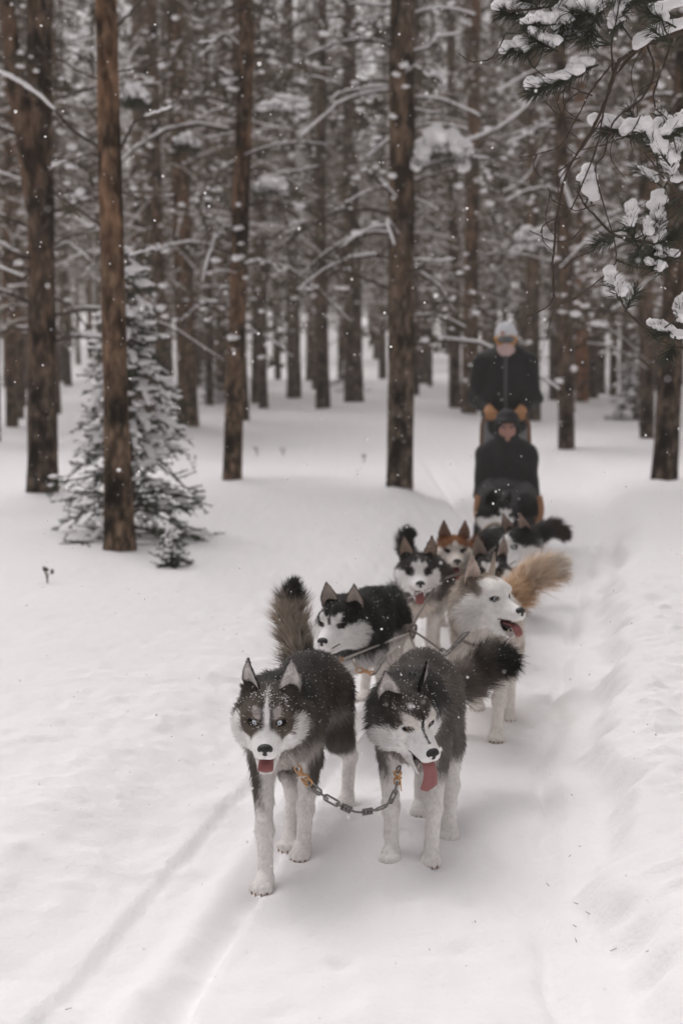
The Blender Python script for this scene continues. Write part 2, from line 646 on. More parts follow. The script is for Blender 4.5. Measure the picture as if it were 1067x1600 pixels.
def hgt(x, y):
    x, y = np.asarray(x, float), np.asarray(y, float)
    lg = np.interp(y, LG[:, 1], LG[:, 0])
    rt = np.interp(y, RTK[:, 1], RTK[:, 0])
    re = np.interp(y, RE[:, 1], RE[:, 0])
    fade = 1 - sstep(16, 24, y)
    w = .02 * fbm2(y * 1.7, y * .3 + 9, 3)
    # packed trail floor
    z = .006 * fbm2(x * 5, y * 5, 3) + .004 * fbm2(x * 17 + 3, y * 8, 2)
    # field to the left: soft bank beyond the outer runner track
    dl = (rt - .13 + w * 1.5) - x
    left = sstep(0, .55, dl)
    z = z + fade * .10 * left + fade * .04 * sstep(.3, 1.6, dl)
    lump = sstep(.02, .25, dl) * (1 - sstep(.7, 1.5, dl))
    z = z + fade * lump * (.011 * fbm2(x * 4, y * 4, 4) + .007 * np.maximum(0, fbm2(x * 13 + 7, y * 13, 3)))
    # smooth runner tracks pressed in the snow
    z = z - fade * .026 * sstep(-.085, -.055, x - rt) * sstep(.15, .05, x - rt)
    z = z + fade * .014 * np.exp(-((x - rt - .15) / .06) ** 2) * (1 + .6 * fbm2(x * 9, y * 9, 2))
    gl = x - lg - w * .3
    z = z - fade * .050 * np.exp(-(np.minimum(gl, 0) / .09) ** 2 - (np.maximum(gl, 0) / .010) ** 2)
    # right edge: a thin crack, a broken step and a lumpy berm
    wr = .05 * fbm2(y * 2.3 + 40, 2 + y * .2, 3)
    dr = x - re - wr * .6
    z = z - fade * .022 * np.exp(-(dr / .018) ** 2) * sstep(-.3, .3, fbm2(y * 3, 5 + 0 * y, 2) + .3)
    steps = sstep(.02, .09, dr) * .035 + sstep(.17, .33, dr + .08 * fbm2(x * 3, y * 3 + 11, 3)) * .12
    z = z + fade * steps
    bl = sstep(.2, .45, dr) * (1 - sstep(1.0, 1.8, dr))
    nb = fbm2(x * 5.5 + 31, y * 7, 4)
    z = z + fade * bl * (.05 + .020 * nb + .022 * np.maximum(0, fbm2(x * 11, y * 15 + 3, 3) - .15))
    z = z + fade * .05 * sstep(.4, 2.0, dr)
    # chunks kicked on to the floor
    inside = (1 - sstep(-.02, .0, dr)) * (1 - left)
    z = z + fade * inside * .02 * np.maximum(0, fbm2(x * 4 + 3, y * 3 + 77, 4) - .55)
    # open forest floor
    far = sstep(10, 26, np.hypot(x * .8, y))
    z = z + far * (.10 + .16 * fbm2(x * .13 + 4, y * .09, 3))
    z = z + .55 * sstep(18, 55, y) + 6.5 * sstep(52, 175, y)
    z = z + .16 * np.exp(-((x + 3.6) / 1.4) ** 2 - ((y - 24) / 5) ** 2)
    z = z + .035 * (1 - fade * (1 - sstep(.3, 1.5, np.abs(dr) + 0))) * fbm2(x * .7, y * .5 + 3, 2) * sstep(.8, 2.0, np.maximum(dl, dr))
    for (px, py, sx, sy, dz) in DENTS:
        z = z - dz * np.exp(-((x - px) / sx) ** 2 - ((y - py) / sy) ** 2)
    return z


DENTS = []
for k in range(70):                                                    # old paw prints on the trail
    yy = rng.uniform(3.0, 9.5)
    a, b = np.interp(yy, LG[:, 1], LG[:, 0]), np.interp(yy, RE[:, 1], RE[:, 0])
    DENTS.append((rng.uniform(a + .03, b - .1), yy, rng.uniform(.03, .05), rng.uniform(.035, .06), rng.uniform(.006, .018)))
for (px, py) in [(410, 1385), (470, 1338), (540, 1255), (612, 1345), (672, 1350), (655, 1270), (705, 1305), (545, 1158), (775, 1158)]:
    g = G(px, py)
    DENTS.append((g[0], g[1], .055, .07, .022))
    DENTS.append((g[0], g[1] - .01, .11, .13, -.010))


def axis(c0, c1, step, g, lo, hi):
    a = list(np.arange(c0, c1 + 1e-6, step))
    s, v = step, a[-1]
    while v < hi:
        s *= g
        v += s
        a.append(v)
    s, v, pre = step, a[0], []
    while v > lo:
        s *= g
        v -= s
        pre.append(v)
    return np.array(pre[::-1] + a)


gx = axis(-2.1, 2.2, .018, 1.12, -120, 120)
gy = axis(2.9, 8.0, .018, 1.045, -40, 220)
GX, GY = np.meshgrid(gx, gy)
GZ = hgt(GX, GY)
mb = MB()
idx = np.arange(GX.size).reshape(GX.shape)
mb.add(np.stack([GX, GY, GZ], -1).reshape(-1, 3),
       np.stack([idx[:-1, :-1], idx[:-1, 1:], idx[1:, 1:], idx[1:, :-1]], -1).reshape(-1, 4))
tag(mb.build('snow_ground', M_SNOW), 'smooth snow field with a packed sled trail running through it', kind='structure')


def gz(x, y):
    return float(hgt(np.array([x]), np.array([y]))[0])


def field(px, py):
    """the place on the real snow surface seen at (px, py)"""
    z = .1
    for _ in range(12):
        p = G(px, py, z)
        z = .5 * z + .5 * gz(p[0], p[1])
    return np.array([p[0], p[1], z])

# ================================================================== trees
def trunk_mesh(name, axis_pts, r0, r1, mat, sides=20, rings=60, flare=.25, seed=0):
    a = curve(axis_pts, rings)
    t = np.linspace(0, 1, rings)
    hh = a[:, 2] - a[0, 2]
    rad = r0 + (r1 - r0) * t + r0 * flare * np.exp(-hh / .22)
    V, F = tube_data(a, rad, sides, up=(0, 1, 0))
    V = V.reshape(rings, sides, 3)
    ang = np.linspace(0, 2 * np.pi, sides, endpoint=False)
    q = np.stack([np.cos(ang)[None] * 2.2 + 0 * hh[:, None], np.sin(ang)[None] * 2.2 + 0 * hh[:, None],
                  hh[:, None] * 2.4 + seed * 9.7 + 0 * ang[None]], -1)
    q2 = q * np.array([2.6, 2.6, 2.2])
    k = 1 + .06 * vnoise3(q) + .035 * vnoise3(q2)
    c = a[:, None, :]
    V = c + (V - c) * k[..., None]
    mb = MB()
    mb.add(V.reshape(-1, 3), F)
    return mb.mesh(name, mat)


def far_crown(seed, h, low=1.0, dense=1.0, leafy=.5, snowy=.34, name='crown', twig=None):
    """limbs, twigs, needle tufts and the snow lying on them, joined: too fine and too far to pick apart"""
    g = np.random.default_rng(seed)
    mb = MB()
    nb = int(64 * dense)
    bC, bS, nC, nS = [], [], [], []
    for i in range(nb):
        z = low + (h - low) * ((i + g.random()) / nb) ** 1.1
        f = z / h
        L = (g.uniform(.7, 2.0) if f < .55 else g.uniform(.8, 1.9) * (1.25 - f))
        a = g.uniform(0, 2 * np.pi)
        droop = g.uniform(-.55, .25) if f < .6 else g.uniform(-.2, .4)
        d = np.array([math.cos(a), math.sin(a), 0])
        side = np.array([-d[1], d[0], 0])
        t = np.linspace(0, 1, 5)[:, None]
        bend = g.uniform(-.3, .3)
        pts = np.array([0, 0, z]) + d * L * t + np.array([0, 0, 1.0]) * (droop * L * t ** 1.6 + .12 * L * np.sin(t * 3)) + side * bend * L * t ** 2
        r = .010 + .009 * L
        V, F = tube_data(pts, np.linspace(r, .005, 5), 3)
        mb.add(V, F, None, 0)
        if g.random() < snowy:                                       # snow along the limb
            k0 = g.integers(0, 2)
            sp = pts[k0:] + np.array([0, 0, r * 1.3])
            w = g.uniform(.010, .026) * np.linspace(1, .7, len(sp)) * g.uniform(.6, 1.2, len(sp))
            V, F = tube_data(sp, w, 5)
            mb.add(V, F, None, 2)
        for j in range(g.integers(5, 10)):                          # side twigs
            s = g.uniform(.25, 1)
            p0 = pts[0] * 0 + np.array([np.interp(s, t[:, 0], pts[:, c]) for c in range(3)])
            dd = unit(d * g.uniform(.1, .9) + side * g.choice([-1, 1]) * g.uniform(.3, 1) + np.array([0, 0, g.uniform(-.7, .35)]))
            l = g.uniform(.25, .75)
            p1 = p0 + dd * l * .55 + np.array([0, 0, .03])
            p2 = p0 + dd * l
            V, F = tube_data(np.array([p0, p1, p2]), [.007, .005, .003], 3)
            mb.add(V, F, None, 0)
            if g.random() < .2 + .5 * leafy * (f > .4):
                for q in range(g.integers(2, 4)):
                    c = p0 + (p2 - p0) * g.uniform(.5, 1.05) + g.normal(0, .05, 3)
                    nC.append(c)
                    nS.append(g.uniform(.05, .12))
            if g.random() < .55:
                c = p0 + (p2 - p0) * g.uniform(.5, 1) + np.array([0, 0, .05]) + g.normal(0, .03, 3)
                s0 = g.uniform(.022, .06)
                bC.append(c)
                bS.append((s0 * g.uniform(.9, 1.6), s0 * g.uniform(.9, 1.6), s0 * .7))
    # needle tufts: crossed blades
    for c, s in zip(nC, nS):
        k = 7
        dv = unit(g.standard_normal((k, 3)) + np.array([0, 0, .2]))
        sv = unit(np.cross(dv, g.standard_normal((k, 3)))) * s * .22
        b0 = np.asarray(c)
        V = np.stack([b0 - sv, b0 + sv, b0 + dv * s * 1.7], 1).reshape(-1, 3)
        mb.add(V, np.arange(3 * k).reshape(-1, 3), None, 1)
    if bC:
        v, f = BLOB0
        V = v[None] * np.array(bS)[:, None, :] * (1 + .18 * g.standard_normal((len(bC), len(v), 1))) + np.array(bC)[:, None, :]
        F = f[None] + (np.arange(len(bC)) * len(v))[:, None, None]
        mb.add(V.reshape(-1, 3), F.reshape(-1, 3), None, 2)
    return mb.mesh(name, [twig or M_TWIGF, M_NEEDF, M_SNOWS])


def snow_run(mb, pts, r, cover=1.0, mi=0, seed=0, thick=1.0):
    """a ridge of snow lying on the branch pts"""
    g = np.random.default_rng(seed)
    n = max(6, int(len(pts) * 1.0))
    p = np.asarray(pts)
    w = np.full(n, r)
    q = curve(p[::max(1, len(p) // 8)] if len(p) > 8 else p, n)
    w = r * (.75 + .35 * g.random(n)) * np.clip(np.minimum(np.arange(n) + .6, n - .4 - np.arange(n)) / 1.6, .15, 1)
    q = q + np.array([0, 0, 1.0]) * (w * .75 * thick)[:, None]
    add_tube(mb, q, w, 7, flat=(1, .85 * thick), mi=mi)


def local(pts, root):
    return np.asarray(pts, float) - np.asarray(root.location)


def photo_branch(tree, pix, d, r=.016, snow=1.0, drift=None, sr=None, seed=0):
    """a limb of `tree`, its course measured in the photograph at distance d; snow: share of its length under snow"""
    g = np.random.default_rng(seed * 31 + int(pix[0][0]) + int(pix[0][1]))
    dr = g.uniform(-.5, .5) if drift is None else drift
    n = len(pix)
    w = [P(x, y, d + dr * i / (n - 1)) for i, (x, y) in enumerate(pix)]
    pts = curve(local(w, tree), 6 * n)
    pts = pts + np.concatenate([np.zeros((1, 3)), np.cumsum(g.normal(0, .004, (len(pts) - 1, 3)), 0)])
    mb = MB()
    add_tube(mb, pts, np.linspace(r, r * .45, len(pts)), 6)
    # short dead twigs
    for k in range(g.integers(2, 5)):
        i = g.integers(len(pts) // 3, len(pts))
        dv = unit(g.standard_normal(3) + np.array([0, 0, -.2]))
        l = g.uniform(.08, .3)
        add_tube(mb, np.array([pts[i], pts[i] + dv * l * .6, pts[i] + dv * l + np.array([0, 0, .02])]), [r * .4, r * .3, r * .15], 4)
    b = mb.build('branch', M_TWIG, tree)
    if snow > 0:
        sm = MB()
        k0 = 0 if snow >= 1 else int(len(pts) * (1 - snow) * .9)
        snow_run(sm, pts[k0:], (sr or r * 1.4), seed=seed + int(pix[0][1]), thick=.9)
        sm.build('snow_cap', M_SNOWS, b)
    return b


def snow_bough(tree, px, py, w, h, d, seed, name='snowy_bough'):
    """a needled limb end weighed down by a pillow of snow"""
    g = np.random.default_rng(seed)
    c = local(P(px, py, d), tree)
    k = d / FPX
    W, H = w * k / 2, h * k / 2
    mb = MB()
    n = 26
    u = g.uniform(-1, 1, n)
    C = np.stack([u * W * .8, g.uniform(-.5, .5, n) * W, H * (.35 - .55 * u ** 2 + g.uniform(-.35, .25, n))], -1) + c
    S = np.stack([W * g.uniform(.16, .36, n), W * g.uniform(.16, .36, n), H * g.uniform(.2, .36, n)], -1)
    v, f = BLOB1
    V = v[None] * S[:, None] * (1 + .12 * g.standard_normal((n, len(v), 1))) + C[:, None]
    mb.add(V.reshape(-1, 3), (f[None] + (np.arange(n) * len(v))[:, None, None]).reshape(-1, 3), None, 1)
    kk = 420
    base = c + np.stack([g.uniform(-1, 1, kk) * W, g.uniform(-.6, .6, kk) * W, g.uniform(-1, .2, kk) * H * .6], -1)
    dv = unit(g.standard_normal((kk, 3)) + np.array([0, 0, -.5]))
    sv = unit(np.cross(dv, g.standard_normal((kk, 3)))) * .006
    V = np.stack([base - sv, base + sv, base + dv * g.uniform(.06, .13, (kk, 1))], 1).reshape(-1, 3)
    mb.add(V, np.arange(3 * kk).reshape(-1, 3), None, 0)
    return mb.build(name, [M_NEED, M_SNOWS], tree)


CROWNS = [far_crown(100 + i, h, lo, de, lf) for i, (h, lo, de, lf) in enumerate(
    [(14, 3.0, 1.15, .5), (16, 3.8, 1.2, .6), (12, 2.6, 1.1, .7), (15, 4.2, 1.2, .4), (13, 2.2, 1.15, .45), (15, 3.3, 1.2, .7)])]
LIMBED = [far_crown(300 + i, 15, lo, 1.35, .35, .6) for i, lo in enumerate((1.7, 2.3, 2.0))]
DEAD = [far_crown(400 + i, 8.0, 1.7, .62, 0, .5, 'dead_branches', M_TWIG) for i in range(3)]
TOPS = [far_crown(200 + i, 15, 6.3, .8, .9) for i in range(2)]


def pine(px, py, wpx, topx, label, mat, group=None, d=None, r_up=.72, crown=None, name='pine_tree', h=14.5, topy=0, bend=0.0, flare=.12, rt=.62):
    """a pine whose stem meets the snow at (px, py), is wpx wide there and passes (topx, topy)"""
    b = field(px, py)
    if d is not None:
        b = P(px, py, d)
    t = P(topx, topy, b[1])
    lean = (t[0] - b[0]) / (t[2] - b[2])
    r0 = wpx * b[1] / FPX / 2
    root = empty(name, (b[0], b[1], b[2] - .10), label, 'tree', group)
    zz = np.array([0, .8, 2.2, 4.2, 6.5, 9.5, h])
    ax = np.stack([lean * zz + bend * np.sin(zz / 4.2), .012 * np.sin(zz), zz], -1)
    me = trunk_mesh('trunk', ax, r0 * .98, r0 * (1 - (1 - r_up) * h / max(2.0, t[2] - b[2])) if h < 9 else r0 * rt, mat, seed=px, flare=flare)
    link('trunk', me, root)
    if crown is not None:
        c = link('crown', crown, root)
        c.location = (lean * 8, 0, 0)
        c.rotation_euler = (0, 0, px * .7)
    return root


HERO = {}
G1 = 'large pine trunks near the trail'
t1 = pine(67, 768, 49, 62, 'thick dark pine at the far left, its stem forking into two high up', M_BARK, G1, r_up=.8)
t2 = pine(187, 858, 47, 170, 'slender orange-brown pine nearest on the left, rising in front of the young snowy spruce', M_BARKW, G1, bend=-.02, flare=.3, rt=.40)
t3 = pine(362, 750, 32, 387, 'brown pine leaning slightly right, between the young spruce and the centre pine', M_BARKW, G1, flare=.05)
t4 = pine(625, 760, 42, 629, 'straight grey-brown pine near the centre, with snowy dead limbs on both sides', M_BARKG, G1, flare=.08, rt=.9)
t5 = pine(885, 702, 26, 872, 'slim dark pine standing just right of the musher', M_BARK, G1, flare=.05)
t6 = pine(1037, 748, 41, 1075, 'dark pine at the right edge behind the overhanging needled boughs', M_BARK, G1, flare=.1)
# second stem of the forked pine
b1 = np.asarray(t1.location)
fork = local([P(58, 330, b1[1]), P(38, 210, b1[1] - .05), P(20, 90, b1[1] - .1), P(8, -40, b1[1] - .15), P(-10, -400, b1[1])], t1)
r = 40 * b1[1] / FPX / 2
link('second_stem', trunk_mesh('second_stem', fork, r * .8, r * .5, M_BARK, 16, 30, 0, 3), t1)
d1, d2, d3, d4, d5, d6 = (float(t.location[1]) for t in (t1, t2, t3, t4, t5, t6))
for t, pix, d, r, s in [
    (t4, [(612, 140), (545, 156), (512, 182), (458, 234)], d4, .020, 1), (t4, [(612, 134), (540, 142), (508, 162)], d4, .016, 1),
    (t4, [(612, 8), (560, 10), (520, 16)], d4, .016, 1), (t4, [(612, 20), (580, 28), (552, 38)], d4, .016, 1),
    (t4, [(612, 66), (560, 38), (510, 28), (455, 45), (420, 80)], d4, .012, 0), (t4, [(612, 218), (590, 226), (566, 248)], d4, .018, 1),
    (t4, [(612, 352), (572, 362), (530, 390)], d4, .018, 1), (t4, [(612, 248), (540, 258), (470, 268), (400, 284)], d4, .011, .3),
    (t4, [(612, 290), (575, 300), (540, 318)], d4, .013, .6), (t4, [(612, 102), (570, 98), (520, 108), (470, 100)], d4, .010, .3),
    (t4, [(640, 152), (690, 157), (725, 170), (760, 188)], d4, .017, 1), (t4, [(640, 168), (665, 171), (690, 170)], d4, .014, 1),
    (t4, [(620, 100), (650, 78), (672, 70), (690, 52), (738, 50)], d4, .016, 1), (t4, [(640, 408), (680, 407), (712, 402)], d4, .018, 1),
    (t4, [(640, 308), (668, 318), (692, 334)], d4, .014, 1), (t4, [(640, 110), (672, 108), (690, 128), (708, 154)], d4, .012, .8),
    (t4, [(640, 200), (680, 195), (722, 200), (732, 206)], d4, .014, 1), (t4, [(612, 500), (596, 520), (585, 505)], d4, .012, 0),
    (t5, [(880, 140), (840, 152), (790, 188), (745, 212), (712, 222)], d5 - 6, .026, 1), (t5, [(878, 182), (845, 196), (810, 215), (780, 226)], d5, .026, 1),
    (t5, [(856, 204), (838, 250), (815, 282), (772, 302)], d5, .020, .8), (t5, [(878, 262), (881, 290), (894, 326), (905, 330)], d5 - 1, .028, 1),
    (t5, [(880, 110), (850, 108), (800, 130), (760, 150)], d5, .022, 1), (t5, [(892, 120), (930, 105), (975, 112)], d5, .02, 1),
    (t5, [(892, 200), (925, 196), (960, 210), (990, 236)], d5, .02, 1), (t5, [(892, 270), (930, 262), (965, 275)], d5, .018, 1),
    (t5, [(892, 90), (930, 82), (960, 96), (1000, 120)], d5, .02, 1), (t5, [(880, 60), (840, 70), (800, 60)], d5, .016, 1),
    (t2, [(170, 240), (120, 205), (75, 160), (30, 125), (-10, 106)], d2, .017, .55), (t2, [(185, 240), (212, 192), (240, 178), (270, 170)], d2, .013, .4),
    (t2, [(170, 130), (120, 108), (75, 86), (40, 92)], d2, .009, 0), (t2, [(180, 42), (205, 12), (230, -20)], d2, .011, 0),
    (t2, [(185, 112), (240, 100), (300, 70), (340, 60)], d2, .008, .2), (t2, [(170, 362), (120, 328), (85, 306)], d2, .008, 0),
    (t2, [(185, 404), (225, 396), (245, 392)], d2, .011, .8), (t2, [(170, 240), (120, 245), (80, 265)], d2, .008, .3),
    (t2, [(185, 300), (240, 312), (300, 300)], d2, .006, 0),
    (t1, [(40, 405), (15, 392), (-20, 376)], d1, .018, 1), (t1, [(40, 434), (0, 418), (-30, 410)], d1, .02, 1),
    (t1, [(78, 345), (60, 370), (66, 410), (74, 470)], d1 - .3, .018, 0), (t1, [(78, 400), (105, 380), (140, 405)], d1, .012, .7),
    (t1, [(78, 200), (110, 190), (150, 215), (160, 240)], d1, .009, .3), (t1, [(50, 290), (25, 278), (-20, 262)], d1, .014, .8),
    (t1, [(78, 60), (110, 66), (150, 60)], d1, .009, .5),
    (t3, [(378, 75), (352, 50), (325, 72), (311, 92)], d3, .014, 1), (t3, [(378, 124), (345, 128), (332, 138)], d3, .016, 1),
    (t3, [(378, 166), (340, 172), (310, 186)], d3, .011, .6), (t3, [(378, 60), (340, 42), (300, 30)], d3, .009, .2),
    (t3, [(388, 92), (455, 78), (530, 82)], d3, .011, .3), (t3, [(388, 132), (470, 118), (530, 128)], d3, .010, .5),
    (t3, [(385, 280), (440, 268), (500, 255)], d3, .009, .2), (t3, [(380, 392), (420, 372), (465, 352), (530, 338), (606, 320)], d3, .012, .0),
    (t3, [(375, 360), (345, 350), (310, 362)], d3, .012, .9), (t3, [(378, 205), (350, 212), (318, 218)], d3, .012, .7),
    (t3, [(375, 430), (350, 424), (325, 430)], d3, .010, 1),
    (t6, [(1050, 250), (1010, 262), (970, 255)], d6, .014, 1), (t6, [(1045, 330), (1000, 340), (960, 365)], d6, .012, .8),
    (t6, [(1040, 430), (1010, 440), (985, 470), (945, 495)], d6, .014, .9), (t6, [(1055, 160), (1015, 168), (985, 190)], d6, .012, .8)]:
    photo_branch(t, pix, d, r, s)
mb = MB()
q = local([P(450, 357, d3), P(464, 351, d3), P(480, 347, d3)], t3)
snow_run(mb, curve(q, 8), .035)
mb.build('snow_lump', M_SNOWS, t3)
snow_bough(t5, 688, 232, 96, 84, d5 - 7.5, 1)
snow_bough(t5, 836, 378, 80, 64, d5 + 1, 2)
snow_bough(t3, 424, 292, 60, 40, d3 + 1, 3)
snow_bough(t3, 440, 165, 85, 44, d3 + 3, 4)
snow_bough(t2, 212, 150, 44, 50, d2 + 3, 5)
snow_bough(t2, 292, 222, 40, 38, d2 + 6, 6)
snow_bough(t6, 968, 455, 50, 60, d6 + 4, 7)
for i, t in enumerate((t1, t3, t4, t5, t6, t2)):
    c = link('crown', TOPS[i % 2], t)
    c.rotation_euler = (0, 0, i * 1.3)
    if t is not t2:
        c = link('dead_branches', DEAD[i % 3], t)
        c.rotation_euler = (0, 0, i * 2.3 + (2.0 if t is t3 else 0))
        tag(c, kind='stuff')

# middle-distance stems, each where the photograph shows it
MID = [
    (295, 665, 34, 272, 'broad warm brown pine standing back behind the young spruce on the left', M_BARKW, 31),
    (255, 668, 20, 238, 'dim brown pine half hidden by the right side of the young spruce', M_BARK, 33),
    (328, 634, 13, 322, 'thin dark stem just right of the broad warm brown pine', M_BARK, None),
    (398, 630, 13, 404, 'narrow pine directly right of the leaning brown pine', M_BARKG, None),
    (411, 614, 12, 418, 'thinner of two stems right behind the leaning brown pine', M_BARK, None),
    (460, 622, 24, 450, 'single mid-sized pine alone in the gap left of the centre', M_BARKG, None),
    (553, 628, 32, 545, 'stout pine a little left of the centre pine, further back', M_BARKG, None),
    (648, 618, 14, 652, 'thin stem peeping out at the right of the centre pine', M_BARK, None),
    (672, 604, 8, 676, 'very thin far sapling stem right of the centre pine', M_BARK, None),
    (711, 637, 20, 704, 'dark pine left of the pair behind the musher', M_BARKG, 39),
    (733, 646, 25, 742, 'orange-flecked pine touching the dark one, left of the musher', M_BARKW, 37),
    (768, 612, 18, 772, 'pine hidden low behind the musher\'s head', M_BARKG, None),
    (826, 612, 30, 818, 'broad hazy pine behind the musher\'s left shoulder', M_BARKG, None),
    (866, 624, 18, 862, 'grey pine close behind the slim dark pine right of the musher', M_BARKG, None),
    (909, 626, 20, 905, 'bright orange pine stem right of the slim dark pine', None, 40),
    (925, 623, 18, 930, 'dark pine against the right side of the bright orange stem', M_BARK, 42),
    (1010, 684, 22, 1002, 'pine rising through the snowy fir at the right', M_BARK, 29),
    (38, 635, 9, 30, 'thin far pine at the left behind the forked pine', M_BARKG, None),
    (-4, 690, 12, -10, 'pine cut by the left edge of the picture', M_BARK, 26),
    (958, 618, 14, 962, 'far pine in the bright gap at the right', M_BARKG, None),
    (505, 602, 12, 500, 'far thin pine between the two mid-sized pines left of centre', M_BARKG, None),
]
M_BARKO = bark_mat('pine_bark_orange', (.06, .028, .014), (.24, .11, .05), (.36, .17, .08), (.42, .17, .06))
MIDPOS = []
for i, (px, py, w, tx, lab, mat, d) in enumerate(MID):
    t = pine(px, py, w, tx, lab, mat or M_BARKO, 'pines standing further back', d=None, flare=.06)
    c = link('crown', LIMBED[i % 3], t)
    c.rotation_euler = (0, 0, i * 2.1)
    MIDPOS.append((t.location[0], t.location[1]))

# the far wood: one tree each, spaced as they grow, all alike from here
FARM = []
for k, m in enumerate((M_BARKG, M_BARK, M_BARKW)):
    for s in range(2):
        ax = np.array([(0, 0, 0), (.05 * (s * 2 - 1), 0, 4), (.10 * (k - 1), .05, 9), (0, 0, 15)])
        FARM.append(trunk_mesh('trunk', ax, .15 + .03 * s, .05, m, 10, 14, .1, k + s * 3))
frng = np.random.default_rng(41)
taken = [(t.location[0], t.location[1]) for t in (t1, t2, t3, t4, t5, t6)] + MIDPOS
nfar, tries = 0, 0
while nfar < 185 and tries < 9000:
    tries += 1
    y = math.sqrt(frng.uniform(27 ** 2, 118 ** 2)) if nfar > 60 else frng.uniform(27, 70)
    x = frng.uniform(-.31, .31) * y + frng.uniform(-3, 3)
    if min((x - a) ** 2 + (y - b) ** 2 for a, b in taken) < (1.5 + .012 * y) ** 2:
        continue
    if y < 60 and abs(x - .02 * y - 0.0) < .012 * y + .2:             # the bright gap left of the centre
        continue
    px_, py_ = 533.5 + FPX * x / y, 0
    if y < 46 and min(abs(px_ - m[0]) for m in MID + [(625,), (362,), (187,), (67,), (885,), (1040,)]) > 18:
        if frng.random() < .8:                                        # nearer stems stay where the photograph has them
            continue
    taken.append((x, y))
    root = empty('pine_tree', (x, y, gz(x, y) - .1), 'slender pine far back in the snowy forest, one of many alike', 'tree', 'pines of the far wood')
    link('trunk', FARM[int(frng.integers(6))], root)
    c = link('crown', CROWNS[int(frng.integers(6))], root)
    c.rotation_euler = (0, 0, frng.uniform(0, 6.28))
    s = frng.uniform(.8, 1.2)
    root.scale = (s, s, s * frng.uniform(.95, 1.15))
    nfar += 1


# the same wood goes on to both sides of the picture
k = 0
while k < 64:
    y = frng.uniform(11, 75)
    x = frng.choice([-1, 1]) * (y * frng.uniform(.30, .95) + 2.6)
    if min((x - a) ** 2 + (y - b) ** 2 for a, b in taken) < 6.5:
        continue
    taken.append((x, y))
    root = empty('pine_tree', (x, y, gz(x, y) - .1), 'slender pine far back in the snowy forest, one of many alike', 'tree', 'pines of the far wood')
    link('trunk', FARM[int(frng.integers(6))], root)
    c = link('crown', CROWNS[int(frng.integers(6))], root)
    c.rotation_euler = (0, 0, frng.uniform(0, 6.28))
    k += 1


# young conifers under the snow
def young_spruce(px, py, h, wide, label, d=None, seed=1, nwhorl=13, bare=.35, droop=.35):
    g = np.random.default_rng(seed)
    b = field(px, py)
    root = empty('young_spruce', (b[0], b[1], b[2] - .05), label, 'tree', 'young snowy spruces')
    mb = MB()
    add_tube(mb, curve([(0, 0, 0), (.01, 0, h * .5), (0, .01, h)], 10), np.linspace(.035, .006, 10), 7)
    mb.build('trunk', M_TWIG, root)
    for k in range(nwhorl):
        z = h * (.05 + .93 * (k / (nwhorl - 1)) ** .95)
        f = z / h
        for j in range(6 if f < .85 else 3):
            z = h * (.05 + .93 * (k / (nwhorl - 1)) ** .95) * 1.0 + g.uniform(-.06, .06) * min(1, h * .5)
            z = max(z, .03)
            a = j * 2 * np.pi / 5 + k * .65 + g.uniform(-.25, .25)
            L = (wide * (1 - f) ** .8 * g.uniform(.5, 1.15) + .07)
            dv = np.array([math.cos(a), math.sin(a), 0])
            sv = np.array([-dv[1], dv[0], 0])
            t = np.linspace(0, 1, 7)[:, None]
            pts = np.array([0, 0, z]) + dv * L * t + np.array([0, 0, 1.0]) * (-droop * L * t ** 1.5 * g.uniform(.1, 2.0) + .08 * L * np.sin(np.pi * t))
            pts[:, 2] = np.maximum(pts[:, 2], .07)
            bm = MB()
            add_tube(bm, pts, np.linspace(.010, .003, 7), 4)
            # side sprays of needles
            nt = int(5 + L * 14)
            snC, snS = [], []
            for q in range(nt):
                s = g.uniform(.18, 1)
                p0 = np.array([np.interp(s, t[:, 0], pts[:, c]) for c in range(3)])
                sd = g.choice([-1, 1])
                tw = unit(dv * g.uniform(.4, .9) + sv * sd * g.uniform(.3, .9) + np.array([0, 0, g.uniform(-.9, .3)]))
                l = g.uniform(.07, .17) * (1.2 - .4 * f) + .03
                p1 = p0 + tw * l
                nn = 26
                u = g.random(nn)[:, None]
                c0 = p0 + (p1 - p0) * u
                nd = unit(tw * .8 + g.standard_normal((nn, 3)) * .7)
                wv = unit(np.cross(nd, g.standard_normal((nn, 3)))) * .0055
                V = np.stack([c0 - wv, c0 + wv, c0 + nd * .032], 1).reshape(-1, 3)
                bm.add(V, np.arange(3 * nn).reshape(-1, 3), None, 1)
                add_tube(bm, np.array([p0, p1]), [.005, .003], 3, mi=1)
                if g.random() < (.12 if f < bare else .48):
                    snC.append(p0 + (p1 - p0) * .6 + np.array([0, 0, .022]))
                    snS.append((l * .36, l * .26, g.uniform(.012, .024)))
            br = bm.build('branch', [M_TWIG, M_SPRUCE], root)
            sm = MB()
            if g.random() < (.92 if f > bare else .12):
                snow_run(sm, pts[3:], .028 * (.6 + .6 * g.random()) * (1 + .5 * (f > bare)), seed=k * 7 + j, thick=.75)
            if snC:
                add_blobs(sm, snC, snS, BLOB1, .1)
            if sm.n:
                tag(sm.build('snow_load', M_SNOWS, br), kind='stuff')
    return root


